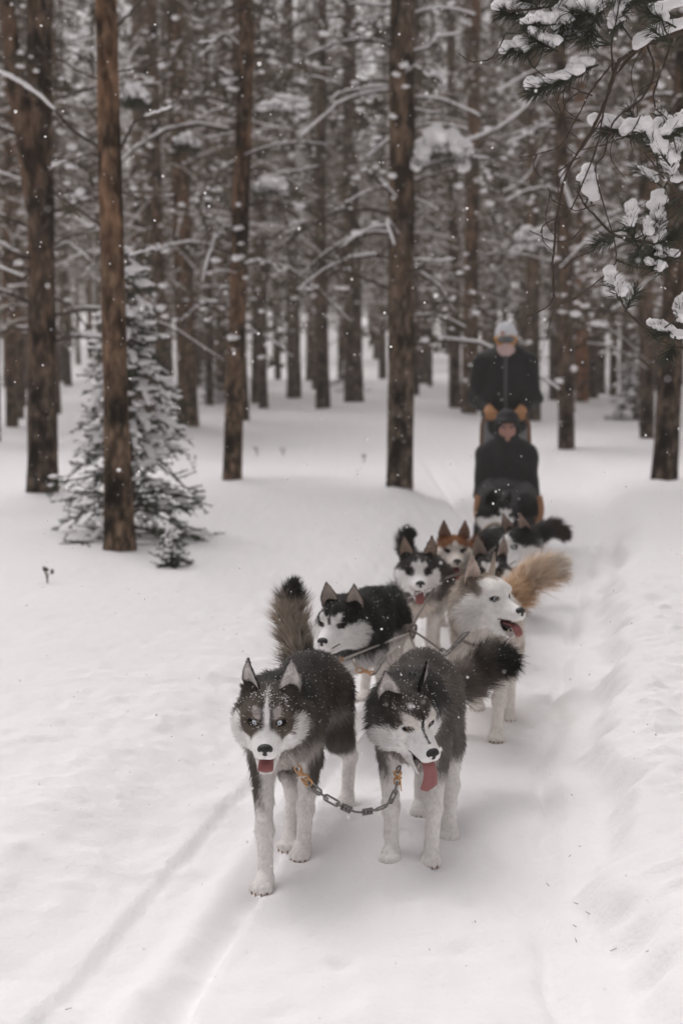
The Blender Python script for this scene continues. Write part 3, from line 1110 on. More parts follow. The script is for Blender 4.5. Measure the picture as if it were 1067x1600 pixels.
young_spruce(205, 838, 2.36, .62, 'young spruce loaded with snow behind the nearest orange-brown pine', seed=3, nwhorl=19)
young_spruce(990, 655, 1.9, .75, 'snowy young fir at the right, low in front of a pine trunk', seed=5, nwhorl=10, bare=.1)
young_spruce(330, 630, 1.3, .5, 'small snow-covered fir beside the broad warm brown pine', seed=8, nwhorl=7, bare=.0)
young_spruce(545, 612, 1.2, .6, 'small far fir under snow left of the centre pine', seed=9, nwhorl=7, bare=.0)
seedling = young_spruce(268, 884, .42, .12, 'tiny seedling poking out of the snow right of the young spruce', seed=11, nwhorl=5, bare=.3, droop=.0)
seedling.scale = (.55, .55, .75)


def weed(px, py, h, label, seed):
    g = np.random.default_rng(seed)
    b = field(px, py)
    root = empty('dry_weed', (b[0], b[1], b[2] - .02), label, 'plant', 'dry weeds in the snow')
    mb, hd = MB(), MB()
    for k in range(4):
        dv = np.array([g.uniform(-.3, .3), g.uniform(-.3, .3), 1])
        p = curve([(0, 0, 0), dv * h * .5, dv * h * g.uniform(.7, 1) + np.array([g.uniform(-.03, .03), 0, 0])], 5)
        add_tube(mb, p, np.linspace(.004, .002, 5), 4)
        add_blobs(hd, [p[-1]], [(.012, .012, .018)], BLOB0, .2)
    mb.build('stem', M_TWIG, root)
    hd.build('seed_head', M_TWIG, root)


for a in [(75, 910, .12, 'dry weed alone in the open snow at the left', 1), (402, 712, .16, 'left of two dry weeds right of the leaning brown pine', 2),
          (443, 712, .14, 'right of two dry weeds right of the leaning brown pine', 3), (568, 722, .12, 'dry weed just left of the centre pine base', 4),
          (303, 735, .22, 'thin dry weed left of the leaning brown pine', 5)]:
    weed(*a)

# needles and bark crumbs scattered on the trail
mb = MB()
for px, py in [(905, 1325), (918, 1430), (855, 1385), (900, 1415), (897, 1450), (958, 1487), (1010, 1490), (738, 1445), (890, 1340), (108, 1580), (899, 1472), (742, 1443)]:
    p = field(px, py)
    a = rng.uniform(0, 6.28)
    l = rng.uniform(.004, .011)
    dv = np.array([math.cos(a), math.sin(a), 0.15]) * l
    add_tube(mb, np.array([p - dv + [0, 0, .006], p + dv + [0, 0, .007]]), [.0011, .0007], 4)
tag(mb.build('fallen_needles', M_TWIG), 'scattered brown needles and bark crumbs on the snow at the right of the trail', 'needles', kind='stuff')


# ------------------------------------------------------------------ the near pine whose boughs reach in from the right
near = empty('pine_tree', (2.75, 5.6, gz(2.75, 5.6) - .1), 'near pine reaching dark twigs and snow-topped needle tufts in from the upper right', 'tree')
zz = np.array([0, 1, 2.5, 4.5, 7])
link('trunk', trunk_mesh('trunk', np.stack([.02 * zz, 0 * zz, zz], -1), .13, .07, M_BARK, 16, 40, .2, 5), near)
nl = np.asarray(near.location)


NBP = []


def nbranch(pix, d, r=.007, d2=None, name='branch'):
    n = len(pix)
    w = [P(x, y, d + ((d2 or d) - d) * i / (n - 1)) for i, (x, y) in enumerate(pix)]
    pts = curve(np.array(w) - nl, 7 * n)
    g = np.random.default_rng(int(abs(pix[0][0]) + abs(pix[-1][1])))
    pts = pts + np.concatenate([np.zeros((1, 3)), np.cumsum(g.normal(0, .0012, (len(pts) - 1, 3)), 0)])
    NBP.append(pts)
    mb = MB()
    add_tube(mb, pts, np.linspace(r, max(.0018, r * .4), len(pts)) * (1 + .15 * g.standard_normal(len(pts))), 6)
    return mb.build(name, M_TWIG, near)


def tuft(br, px, py, d, ang, L=.11, n=130, snow=(1.0, 1.0), nl_=.064, seed=0):
    """a bottle-brush of needles on a shoot pointing `ang` degrees in the picture, with a clump of snow on top"""
    n = int(n * 1.5)
    g = np.random.default_rng(seed + int(px * 3 + py))
    c = P(px, py, d) - nl
    ax = unit(np.array([math.cos(R(ang)), g.uniform(-.4, .4), math.sin(R(ang))]))
    u = g.random(n) ** .7
    p0 = c + ax * ((u - .5) * L)[:, None]
    dv = unit(g.standard_normal((n, 3)))
    dv = unit(dv - (dv @ ax)[:, None] * ax + ax * g.uniform(.3, 1.3, (n, 1)))
    ln = nl_ * g.uniform(.7, 1.15, (n, 1))
    sv = unit(np.cross(dv, g.standard_normal((n, 3)))) * .0015
    mid = p0 + dv * ln * .6 + np.array([0, 0, -.002])
    tip = p0 + dv * ln + np.array([0, 0, -.006])
    V = np.stack([p0 - sv, p0 + sv, mid + sv * .8, mid - sv * .8, tip], 1).reshape(-1, 3)
    i = np.arange(n)[:, None] * 5
    mb = MB()
    mb.add(V, np.concatenate([i + [[0, 1, 2]], i + [[0, 2, 3]], i + [[3, 2, 4]]]))
    add_tube(mb, np.array([c - ax * L * .6, c + ax * L * .5]), [.004, .003], 5)
    allb = np.concatenate(NBP)                                           # the shoot that carries it
    q = allb[np.argmin(np.linalg.norm(allb - c, axis=1))]
    if np.linalg.norm(q - c) > .02:
        add_tube(mb, curve([q, (q + c) / 2 + np.array([0, 0, -.012]), c], 8), np.linspace(.0035, .0025, 8), 5)
    mb.build('needle_tuft', M_NEED, br)
    if snow:
        sm = MB()
        k = 12
        uu = np.linspace(-.5, .55, k)
        C = c + ax * (uu * L * .95 * snow[0])[:, None] + np.stack([g.normal(0, .009, k), g.normal(0, .009, k), .026 * snow[1] + g.normal(0, .005, k)], -1)
        S = np.stack([g.uniform(.013, .025, k), g.uniform(.015, .027, k), g.uniform(.011, .023, k)], -1) * np.array([snow[0], 1, snow[1]])
        add_sdf_blobs(sm, C, S)
        sm.build('snow_clump', M_SNOW, br)
DN = 5.2
limb = nbranch([(1300, -60), (1180, 10), (1067, 48), (1010, 66), (960, 96)], DN + .4, .016, DN)
sm = MB()
snow_run(sm, curve(np.array([P(1150, 22, DN + .3), P(1080, 40, DN + .2), P(1020, 60, DN + .1), P(985, 84, DN)]) - nl, 16), .032, seed=2)
snow_run(sm, curve(np.array([P(1150, -12, DN + .3), P(1067, 8, DN + .2), P(1020, 22, DN + .1)]) - nl, 12), .024, seed=4)
sm.build('snow_cap', M_SNOWS, limb)
upper = nbranch([(1300, -140), (1100, -40), (980, -20), (900, 0), (840, 12), (792, 14)], DN + .3, .010, DN)
twig1 = nbranch([(1067, 48), (1000, 70), (962, 110), (958, 62)], DN + .1, .008, DN)
hang1 = nbranch([(968, 92), (950, 150), (925, 205), (890, 262), (872, 330), (866, 390), (868, 440), (862, 470), (825, 490)], DN, .0065, DN - .1)
hang2 = nbranch([(962, 98), (942, 170), (930, 230), (905, 300), (885, 340)], DN, .005, DN + .05)
hang3 = nbranch([(955, 100), (925, 140), (900, 185), (868, 235), (810, 250)], DN, .004, DN)
hang4 = nbranch([(1010, 66), (1022, 110), (1005, 150), (960, 190), (946, 240), (935, 270), (965, 380), (960, 420), (903, 472)], DN + .1, .0045, DN)
hang5 = nbranch([(1050, 60), (1035, 110), (1020, 140), (1022, 165), (1045, 190), (1060, 245)], DN + .1, .005, DN)
hang6 = nbranch([(940, 185), (900, 240), (870, 268), (850, 262)], DN, .003, DN)
hang7 = nbranch([(925, 150), (900, 140), (860, 125), (835, 105)], DN, .0035, DN)
hang8 = nbranch([(905, 190), (870, 180), (848, 160)], DN, .003, DN)
for q in ([(790, 52), (772, 88), (740, 96), (718, 80)], [(905, 245), (880, 262), (858, 272)], [(930, 320), (900, 330), (862, 318), (850, 300)],
          [(915, 350), (890, 372), (862, 376), (830, 360)], [(880, 420), (900, 400), (925, 390)], [(870, 340), (850, 350), (845, 362)],
          [(975, 215), (940, 225), (905, 235)], [(890, 120), (870, 160), (880, 195)], [(1000, 180), (985, 215), (990, 235)]):
    nbranch(q, DN, .0026, DN + .05)
sideA = nbranch([(1200, 260), (1120, 250), (1067, 215), (1010, 220), (955, 212), (930, 205)], DN + .3, .006, DN)
sideB = nbranch([(1250, 340), (1150, 330), (1067, 375), (1010, 380), (960, 368), (925, 335), (905, 300)], DN + .4, .008, DN)
sideC = nbranch([(1250, 560), (1150, 560), (1085, 545), (1040, 530), (1000, 500), (965, 462)], DN + .3, .006, DN)
sideD = nbranch([(1250, 300), (1150, 300), (1080, 310), (1045, 280), (1010, 235)], DN + .2, .007, DN - .2)
for br, px, py, ang, L, n, sn in [
    (upper, 812, 24, 170, .13, 150, (1.2, 1.1)), (upper, 845, 40, 190, .10, 110, (1.0, .9)), (upper, 880, 38, -100, .09, 170, (1.5, 1.5)),
    (hang7, 820, 78, 190, .13, 160, (1.1, 1.1)), (hang7, 850, 70, 160, .10, 120, (1.0, 1.0)), (upper, 910, 20, 200, .10, 120, (1, 1)),
    (upper, 870, -4, 180, .12, 120, None), (upper, 830, 4, 150, .10, 100, None), (upper, 940, 12, 60, .1, 90, (1, 1)),
    (upper, 925, 40, 250, .12, 150, None), (upper, 985, 4, 20, .12, 90, (1, 1)), (limb, 965, 28, 70, .10, 90, (1.1, 1)),
    (hang3, 870, 130, 195, .15, 170, (1.2, 1.0)), (hang3, 905, 112, 200, .12, 140, (.9, .8)), (hang3, 850, 138, 190, .10, 110, (1.1, .9)),
    (sideA, 965, 205, 175, .12, 130, (1.4, 1.2)), (sideA, 1000, 210, 10, .12, 120, (1.1, 1)), (sideA, 1050, 205, 30, .12, 130, (1, .8)),
    (sideD, 1025, 232, 130, .13, 130, (1.2, 1.1)), (sideD, 1045, 262, 110, .13, 130, (1.1, 1)), (sideD, 1062, 235, 60, .1, 110, (1.1, 1)),
    (sideB, 920, 300, 100, .08, 110, (1.2, 1.3)), (sideB, 985, 345, 85, .09, 110, (.8, 1.0)), (sideB, 1028, 352, 95, .10, 150, (1.4, 1.4)),
    (sideB, 1012, 362, 60, .08, 90, (.8, .8)), (sideB, 1040, 375, 20, .08, 90, None), (sideB, 945, 375, 200, .08, 70, None), (sideB, 1030, 395, 270, .08, 110, (.6, .5)),
    (sideC, 962, 452, 120, .09, 70, (1.1, 1.0)), (sideC, 985, 470, 60, .08, 60, None), (sideC, 1042, 522, 150, .10, 80, (1.2, .8)), (sideC, 1062, 492, 90, .08, 90, (1, 1)),
    (sideC, 1048, 545, 250, .08, 70, None)]:
    tuft(br, px, py, DN + rng.uniform(-.12, .12), ang, L, n, sn)

HANG = [p for p in NBP if len(p) >= 14]
# bare-snow needles filling the crown edge at the upper right
grn = np.random.default_rng(77)
for k in range(34):
    px, py = grn.uniform(880, 1075), grn.uniform(-25, 75) if k < 18 else grn.uniform(180, 420)
    if k >= 18:
        px = grn.uniform(985, 1075)
    tuft(upper if k < 18 else sideB, px, py, DN + grn.uniform(-.05, .5), grn.uniform(100, 250), .10, int(grn.uniform(50, 90)), (grn.uniform(.5, .9), grn.uniform(.5, .9)) if k % 3 == 0 else None, seed=k)
for k in range(16):                                                       # thin dead twigs
    bp = HANG[int(grn.integers(len(HANG)))]
    p0 = bp[int(grn.integers(len(bp) // 4, len(bp)))]
    a, l = grn.uniform(200, 285), grn.uniform(.07, .22)
    p1 = p0 + l * .5 * np.array([math.cos(R(a)), grn.uniform(-.3, .3), math.sin(R(a))])
    p2 = p0 + l * np.array([math.cos(R(a + 25)), grn.uniform(-.4, .4), math.sin(R(a + 25))])
    mb = MB()
    add_tube(mb, curve([p0, p1, p2], 10), np.linspace(.0024, .0012, 10), 5)
    mb.build('twig', M_TWIG, near)

# ================================================================== the dogs
def rotm(yaw=0, pitch=0, roll=0):
    cy, sy, cp, sp, cr, sr = math.cos(yaw), math.sin(yaw), math.cos(pitch), math.sin(pitch), math.cos(roll), math.sin(roll)
    Z = np.array([[cy, -sy, 0], [sy, cy, 0], [0, 0, 1]])
    X = np.array([[1, 0, 0], [0, cp, -sp], [0, sp, cp]])
    Y = np.array([[cr, 0, sr], [0, 1, 0], [-sr, 0, cr]])
    return Z @ X @ Y


def seg_dist(p, a, b):
    ba = b - a
    t = np.clip(((p - a) @ ba) / max(ba @ ba, 1e-9), 0, 1)
    return np.linalg.norm(p - a - t[:, None] * ba, axis=1), t


BLACK, DARK, GREYB, MID = np.array((.013, .012, .012)), np.array((.030, .027, .025)), np.array((.115, .092, .074)), np.array((.20, .165, .14))
WHITE, CREAM, PALE = np.array((.90, .875, .86)), np.array((.70, .63, .56)), np.array((.48, .43, .39))
RUST, RUSTD, TAN = np.array((.20, .078, .030)), np.array((.085, .038, .020)), np.array((.42, .235, .115))


def mixc(a, b, t):
    t = np.clip(t, 0, 1)[:, None]
    return a * (1 - t) + b * t


# ---- coat markings. h: head coordinates (x across, -y towards the nose, z up) ; n: noise -1..1
def head_coat(h, n, o):
    ax, y, z = np.abs(h[:, 0]), h[:, 1], h[:, 2]
    e = .010 * n
    c = np.tile(o['face'], (len(h), 1))
    top = o.get('top', DARK)
    grey = o.get('grizzle', GREYB)
    # dark cap: its lower edge runs from the brow round the side of the skull
    line = np.interp(ax, [0, .03, .05, .075, .10], o['cap'])
    line = line + np.where(y > -.02, o.get('back', -.5) * (y + .02), 0)
    m = sstep(-.006, .008, z + e - line)
    capc = mixc(np.tile(top, (len(h), 1)), np.tile(grey, (len(h), 1)), o.get('griz', .5) * sstep(-.6, .5, n) * sstep(.11, .05, z) * sstep(.085, .06, ax))
    c = mixc(c, capc, m)
    if 'mask' in o:                                                     # dark spectacles
        mw, mh, mz = o['mask']
        d = ((ax - .047) / mw) ** 2 + ((z - mz) / mh) ** 2
        c = mixc(c, np.tile(o.get('maskc', DARK * 1.6), (len(h), 1)), sstep(1.25, .8, d + 14 * e) * (y < -.01))
    if 'spot' in o:                                                     # pale spots above the eyes
        sw, sh, sz, sx = o['spot']
        d = ((ax - sx - .25 * (z - sz)) / sw) ** 2 + ((z - sz) / sh) ** 2
        c = mixc(c, np.tile(o.get('spotc', o['face'] * .9), (len(h), 1)), sstep(1.3, .75, d + 16 * e) * (y < 0))
    if 'blaze' in o:
        bw, top_z = o['blaze']
        c = mixc(c, np.tile(o['face'], (len(h), 1)), sstep(bw * 1.6, bw * .7, ax + .4 * e) * sstep(top_z, top_z - .02, z) * (y < .02))
    if 'line' in o:                                                     # dark lines either side of the blaze
        d = np.abs(ax - (.0135 + .10 * np.maximum(0, .01 - z))) / .0052
        c = mixc(c, np.tile(BLACK * 1.5, (len(h), 1)), sstep(1.4, .7, d + 12 * e) * (y < -.02) * sstep(-.040, -.03, z) * sstep(.075, .055, z) * .9)
    if 'stripe' in o:                                                   # dark line down the bridge of the nose
        bw, y1 = o['stripe']
        c = mixc(c, np.tile(DARK, (len(h), 1)), sstep(bw * 1.5, bw * .7, ax + .4 * e) * (y > y1) * (z > -.035) * (y < .0))
    if 'streak' in o:                                                   # grey streak from the eye back to the ear
        d = np.abs(z - (.022 + .45 * (y + .05))) / .02
        c = mixc(c, np.tile(o['streak'], (len(h), 1)), sstep(1.2, .6, d + 10 * e) * sstep(-.06, -.03, y) * sstep(.03, .05, ax) * .85)
    c = mixc(c, np.tile(o['face'], (len(h), 1)), sstep(-.10, -.125, y) * ('stripe' not in o))
    return c


def shade(c, n, amt=.22):
    return np.clip(c * (1 + amt * n[:, None]), 0, .9)


def ear_mesh(mb, root, tip, facing, w, inner, outer, rim, nu=9, nv=12):
    """a cupped triangular ear: front (inside) and back, with real thickness"""
    root, tip = np.asarray(root), np.asarray(tip)
    up = tip - root
    f = unit(facing - up * (facing @ up) / (up @ up))
    s = unit(np.cross(up, f))
    V, C = {}, {}
    out = []
    for side in (1, -1):
        u, v = np.meshgrid(np.linspace(-1, 1, nu), np.linspace(0, 1, nv))
        prof = np.where(v < .35, 1 - .12 * (.35 - v), 1 - ((v - .35) / .65) ** 1.35) * (1 - .10 * v) + .05
        wid = w * prof
        cup = -.55 * w * (1 - u ** 2) * (1 - v) ** .7 * .9
        th = .0045 * np.sqrt(np.clip(1 - u ** 4, 0, 1)) * (1 - .4 * v)
        p = root + up * v[..., None] + s * (u * wid)[..., None] + f * (cup + side * th * .5 + .012 * np.sin(v * 2.2))[..., None]
        p = p.reshape(-1, 3)
        i = np.arange(nu * nv).reshape(nv, nu)
        q = np.stack([i[:-1, :-1], i[:-1, 1:], i[1:, 1:], i[1:, :-1]], -1).reshape(-1, 4)
        if side < 0:
            q = q[:, ::-1]
        edge = np.maximum(np.abs(u), v * .9).reshape(-1)
        col = np.tile(inner if side > 0 else outer, (len(p), 1))
        if side > 0:
            dk = ((np.abs(u) < .35) & (v < .55)).reshape(-1)
            col = mixc(col, np.tile(inner * .6, (len(p), 1)), dk * .5)
        col = mixc(col, np.tile(rim, (len(p), 1)), sstep(.80, .95, edge) * (1 if side > 0 else .7))
        mb.add(p, q, col)
        out.append((p, q, col, f * side, unit(up)))
    return out


def strand_mesh(name, root, nrm, flow, length, width, colr, colt, parent, twist=.7, curl=.25, rg=None):
    """fur: one thin bent tapering blade per hair lock"""
    n = len(root)
    d0 = unit(flow)
    sd = unit(np.cross(d0, nrm))
    a = rg.uniform(-twist, twist, (n, 1))
    sd = unit(sd * np.cos(a) + nrm * np.sin(a))
    L = length[:, None]
    w = width[:, None]
    tang = unit(flow - (flow * nrm).sum(1, keepdims=True) * nrm)
    bend = tang * curl - np.array([0, 0, .12])
    p1 = root + d0 * L * .5
    p2 = root + unit(d0 + bend) * L
    V = np.stack([root - sd * w, root + sd * w, p1 + sd * w * .75, p1 - sd * w * .75, p2], 1)
    C = np.stack([colr, colr, (colr + colt) / 2, (colr + colt) / 2, colt], 1)
    N = np.repeat(unit(nrm + .35 * d0)[:, None, :], 5, axis=1)
    i = np.arange(n)[:, None] * 5
    mb = MB()
    # wound so that the outer side is the front
    mb.add(V.reshape(-1, 3), np.concatenate([i + [[0, 1, 2]], i + [[0, 2, 3]], i + [[3, 2, 4]]]), C.reshape(-1, 3))
    me = mb.mesh(name, M_FUR, color=True, normals=N.reshape(-1, 3))
    o = link(name, me, parent)
    tag(o, kind='stuff')
    return o


M_EYE = attr_mat('eye', .12, .6)
M_NOSE = plain('nose_leather', (.012, .011, .011), .42, noise=.4, scale=300, bump=.4, spec=.5)
M_TONGUE = plain('tongue_flesh', (.30, .105, .100), .38, noise=.14, scale=120, bump=.25, spec=.45)
M_MOUTH = plain('mouth_lining', (.030, .014, .014), .5, noise=.4, scale=60)
M_TOOTH = plain('tooth', (.62, .56, .46), .35, noise=.1)
M_CLAW = plain('claw', (.30, .17, .10), .5, noise=.3)
M_STRAP = plain('nylon_webbing', (.022, .023, .026), .75, noise=.3, scale=400, bump=.3)
M_STRAPT = plain('teal_webbing', (.03, .085, .11), .7, noise=.35, scale=300, bump=.3)
M_STRAPW = plain('pale_webbing', (.42, .36, .31), .8, noise=.2, scale=300)
M_BRASS = plain('brass', (.52, .30, .15), .36, 1.0, noise=.15)
M_STEEL = plain('steel', (.24, .23, .22), .36, 1.0, noise=.2)

_s = Solid((-.04, -.03, -.035), (.04, .045, .03), .0022)
_s.ell((0, 0, .004), (.0235, .017, .0165), .004)
_s.ell((0, .004, -.008), (.017, .015, .013), .008)
_s.cone((0, -.006, -.006), (0, .004, -.026), .006, .004, .006)
for sx_ in (-1, 1):
    _s.ell((sx_ * .0105, -.014, -.001), (.0055, .008, .0048), .003, sub=True)
    _s.ell((sx_ * .019, -.006, -.003), (.006, .004, .002), .002, sub=True)
_V, _F = _s.surface(1)
_mb = MB()
_mb.add(_V, _F)
NOSE_ME = _mb.mesh('nose', M_NOSE)


def eye_mesh(iris, pupil=.24, iris_r=.86):
    v, f = blob_data(3)
    ang = np.arccos(np.clip(-v[:, 1], -1, 1))
    c = np.tile((.010, .008, .007), (len(v), 1)).astype(float)
    c[ang < iris_r] = iris
    c[(ang < iris_r) & (ang > iris_r * .84)] = np.asarray(iris) * .45
    c[ang < pupil] = (.004, .004, .004)
    mb = MB()
    mb.add(v * .0130, f, c)
    return mb.mesh('eye', M_EYE, color=True)


EYES = {'ice': eye_mesh((.70, .76, .82)), 'amber': eye_mesh((.10, .052, .020), .34, .95), 'brown': eye_mesh((.035, .018, .010), .4, .95), 'pale': eye_mesh((.34, .36, .36), .36, .9)}


def make_dog(o):
    s = o.get('s', 1.0)
    rg = np.random.default_rng(o['seed'])
    root = np.array([*o['root'], 0.0])
    yaw = o['yaw']
    Rb = rotm(yaw)
    dog = empty('husky', root, o['label'], 'dog', o.get('group', 'sled dogs in harness'), yaw)

    def loc(p):
        return (np.asarray(p, float) - root) @ Rb                       # world -> dog
    hp = loc(o['head'])
    hs = o.get('hs', 1.0) * s
    Rh = Rb.T @ rotm(*[R(a) for a in o['rot']])
    H = lambda q: hp + hs * (np.asarray(q, float) @ Rh.T)               # head -> dog
    Hi = lambda p: ((p - hp) @ Rh) / hs
    wz = o.get('wz', .50) * s                                           # height of the back line's core
    chest = wz - .085 * s
    bl = o.get('bl', 1.0) * s
    W0, W1 = np.array([0, .02, wz - .015]), np.array([0, .30 * bl, wz])
    RU = np.array([0, .50 * bl, wz - .03])
    # legs -------------------------------------------------------------
    paw = lambda k_: np.array(o['local'][k_], float) if 'local' in o else loc(o['paws'][k_])
    legs = []
    for key, sx in (('FR', -1), ('FL', 1)):
        p = paw(key)
        n0 = np.array([sx * .075 * s, .02 * s, 0])
        dp = (p - n0) * [1, 1, 1]
        sh = np.array([sx * .075 * s, -.015 * s, chest + .02])
        el = np.array([sx * .085 * s, .05 * s, .31 * s]) + dp * [.45, .45, .45] + [0, 0, .02 * abs(dp[1])]
        wr = el * .36 + (p + [0, .035 * s, .05 * s]) * .64 + np.array([0, -.012 * s + .04 * max(0, p[2]), 0])
        p = p + np.array([0, 0, -.016])
        ft = p + np.array([0, .018, .035]) * s
        legs.append((key, [sh, el, wr, ft, p], [.062 * s, .038 * s, .0250 * s, .0235 * s]))
    for key, sx in (('HR', -1), ('HL', 1)):
        p = paw(key)
        n0 = np.array([sx * .075 * s, .50 * bl, 0])
        dp = p - n0
        hip = np.array([sx * .060 * s, .455 * bl, wz - .07 * s])
        kn = np.array([sx * .088 * s, .375 * bl, .285 * s]) + dp * [.5, .45, .3]
        hk = p + np.array([0, .070 * s, .155 * s]) + [0, .02 * dp[1], 0]
        p = p + np.array([0, 0, -.016])
        ft = p + np.array([0, .018, .035]) * s
        legs.append((key, [hip, kn, hk, ft, p], [.085 * s, .050 * s, .0255 * s, .0235 * s]))
    tail = np.array([loc(q) for q in o['tail']])
    tail = curve(tail, 10)
    nb = np.array([0, -.02 * s, chest + .07 * s])                       # base and end of the neck
    ne = H((0, .055, -.025))
    allp = np.vstack([W0, W1, RU, [0, -.2 * s, chest], [0, .6 * bl, chest], H((0, -.2, 0)), H((.12, .1, .12)), H((-.12, .1, .12)), H((0, 0, -.15)), tail, *[np.array(l[1]) for l in legs]])
    S = Solid(allp.min(0) - .13 * s, allp.max(0) + .13 * s, o['vox'])
    # trunk ---------------------------------------------------------------
    fat = o.get('fat', 1.0) * s
    S.cone(W0, W1, .088 * fat, .084 * fat, .03, sx=.95)
    S.cone(W1, RU, .084 * fat, .090 * fat, .03)
    S.cone((0, -.03 * s, chest), (0, .22 * bl, chest + .0), .112 * fat, .100 * fat, .04, sx=.93)
    S.cone((0, .2 * bl, chest), (0, .43 * bl, chest + .05 * s), .098 * fat, .074 * fat, .04, sx=.95)
    S.ell((0, -.085 * s, chest), np.array((.085, .07, .10)) * fat, .04)
    mid = nb * .45 + ne * .55
    S.cone(nb, mid, .112 * fat, .098 * fat, .04)
    S.cone(mid, ne, .098 * fat, .082 * hs, .03)
    for key, q, rr in legs:
        k = .035 if key[0] == 'F' else .045
        for j in range(3):
            S.cone(q[j], q[j + 1], rr[j], rr[j + 1], k if j == 0 else .018)
        S.ell(q[2] + np.array([0, -.003, 0]), np.array((.0275, .029, .033)) * s, .012)      # wrist / hock
        p = q[4]
        S.ell(p + np.array([0, -.006, .026]) * s, np.array((.031, .046, .025)) * s, .014)
        for tx, ty in ((-.024, -.040), (-.009, -.052), (.009, -.052), (.024, -.040)):
            S.ell(p + np.array([tx, ty, .019]) * s, np.array((.0118, .021, .018)) * s, .005)
    for j in range(len(tail) - 1):
        t0, t1 = j / 9, (j + 1) / 9
        S.cone(tail[j], tail[j + 1], (.036 - .02 * t0) * s, (.036 - .02 * t1) * s, .02)
    # head -----------------------------------------------------------------
    def hc(a, b, ra, rb, k=.018, **kw):
        S.cone(H(a), H(b), ra * hs, rb * hs, k * hs, **kw)

    def he(c, r, k=.018, **kw):
        S.ell(H(c), np.array(r) * hs, k * hs, Rm=Rh, **kw)
    jaw = o.get('jaw', 0.0)
    he((0, .005, .006), (.080, .092, .071))
    he((0, -.040, .030), (.064, .055, .044))
    for sx in (-1, 1):
        he((sx * .038, -.066, .034), (.025, .022, .016), .014)           # brow
        he((sx * .057, -.030, -.020), (.040, .050, .042))                # cheek
        he((sx * .067, .018, -.040), (.042, .052, .052), .03)            # cheek ruff
        he((sx * .040, .030, -.070), (.050, .055, .050), .03)
        he((sx * .056, -.012, -.066), (.040, .046, .046), .03)           # lower cheek
        he((sx * .036, -.050, -.068), (.030, .044, .034), .02)           # jowl
        hc((sx * .019, -.085, -.037), (sx * .0145, -.158, -.046), .032, .0225, .014)
        he((sx * .058, .040, .048), (.026, .022, .030), .02)             # ear base
    hc((0, -.060, -.012), (0, -.155, -.034), .036, .021, .016)           # bridge
    he((0, -.158, -.040), (.022, .020, .020), .012)
    for sx in (-1, 1):
        he((sx * .046, -.085, .009), (.013, .010, .010), .010, sub=True)  # eye hollow
    ja = jaw
    hinge = np.array([0, -.030, -.070])
    Rj = rotm(0, ja, 0)
    J = lambda q: hinge + Rj @ (np.asarray(q, float) - hinge)
    hc(hinge + [0, .02, 0], J((0, -.085, -.078)), .046, .031, .016, )
    for sx in (-1, 1):
        hc(J((sx * .019, -.08, -.080)), J((sx * .010, -.145, -.078)), .020, .014, .010)
    if ja > .12:                                                         # open mouth
        hc(J((0, -.105, -.066)), J((0, -.170, -.060)), .019, .024, .004, sub=True, sx=1.0)
    V, F = S.surface(1)
    # part weights -----------------------------------------------------------
    def weights(p):
        h = Hi(p)
        dh = np.linalg.norm(h / np.array([1, 1.25, 1]) - np.array([0, -.03, -.005]), axis=1) * hs - .098 * hs
        dt = np.full(len(p), 9.0)
        tt = np.zeros(len(p))
        for j in range(1, len(tail) - 1):
            d, t = seg_dist(p, tail[j], tail[j + 1])
            m = d < dt
            dt[m] = d[m]
            tt[m] = (j + t[m]) / 9
        dt = dt - .045 * s
        dl = np.full(len(p), 9.0)
        li = np.zeros(len(p), int)
        lt = np.zeros(len(p))
        lx = np.zeros(len(p))
        for i, (key, q, rr) in enumerate(legs):
            for j in range(1, 4):
                d, t = seg_dist(p, q[j], q[j + 1])
                m = d < dl
                dl[m] = d[m]
                li[m] = i
                lt[m] = j + t[m]
                lx[m] = p[m, 0] - (q[j][0] + (q[j + 1][0] - q[j][0]) * t[m])
        dl = dl - .036 * s
        dn, nt = seg_dist(p, nb, ne)
        dn = dn - .10 * s + .015
        db = np.minimum(seg_dist(p, W0, RU)[0] - .09 * s, seg_dist(p, np.array([0, -.03, chest]), np.array([0, .43 * bl, chest + .04]))[0] - .105 * s)
        w = np.exp(-np.clip(np.stack([dh, dn, db, dl, dt], 1), -.03, .5) / (.012 * s))
        w /= w.sum(1, keepdims=True)
        return h, w, li, lt, tt, nt, lx
    C = o['coat']
    nax = unit(ne - nb)
    nfr = np.array([0, -.75, -.75])
    nfr = unit(nfr - nax * (nfr @ nax))

    def colour(p, jit=0.0, nrm=None):
        q = p + (jit * rg.standard_normal(p.shape) if jit else 0)
        h, w, li, lt, tt, nt, lx = weights(q)
        n = vnoise3(q * 45 / s + o['seed'] * 3.7) * .6 + vnoise3(q * 120 / s) * .4
        hd = head_coat(h, n, C['head'])
        body = C['body'](q / s, n, rg)
        neck = C['neck'](q / s, n, nt, ((q - nb) @ nfr) / s)
        leg = C['leg'](q / s, n, li, lx / s)
        tl = C['tail'](tt, n, q / s)
        c = (w[:, 0:1] * hd + w[:, 1:2] * neck + w[:, 2:3] * body + w[:, 3:4] * leg + w[:, 4:5] * tl)
        return c, (h, w, li, lt, tt)
    col, (h, w, li, lt, tt) = colour(V)
    col = shade(col, vnoise3(V * 160), .15)
    # paint lips, eye rims and the inside of the mouth on the skin
    NV = S.normals(V)
    skin_dark = ((np.abs(h[:, 0]) < .045) & (h[:, 1] < -.04) & (h[:, 1] > -.175) & (w[:, 0] > .5))
    down = (NV @ Rh)[:, 2]
    if ja > .12:
        inmouth = skin_dark & (np.linalg.norm((h - J((0, -.13, -.064)))[:, :], axis=1) < .055) & (h[:, 2] < -.055) & (np.abs(h[:, 0]) < .020) & (h[:, 2] > J((0, -.13, -.075))[2])
        col[inmouth] = (.02, .010, .010)
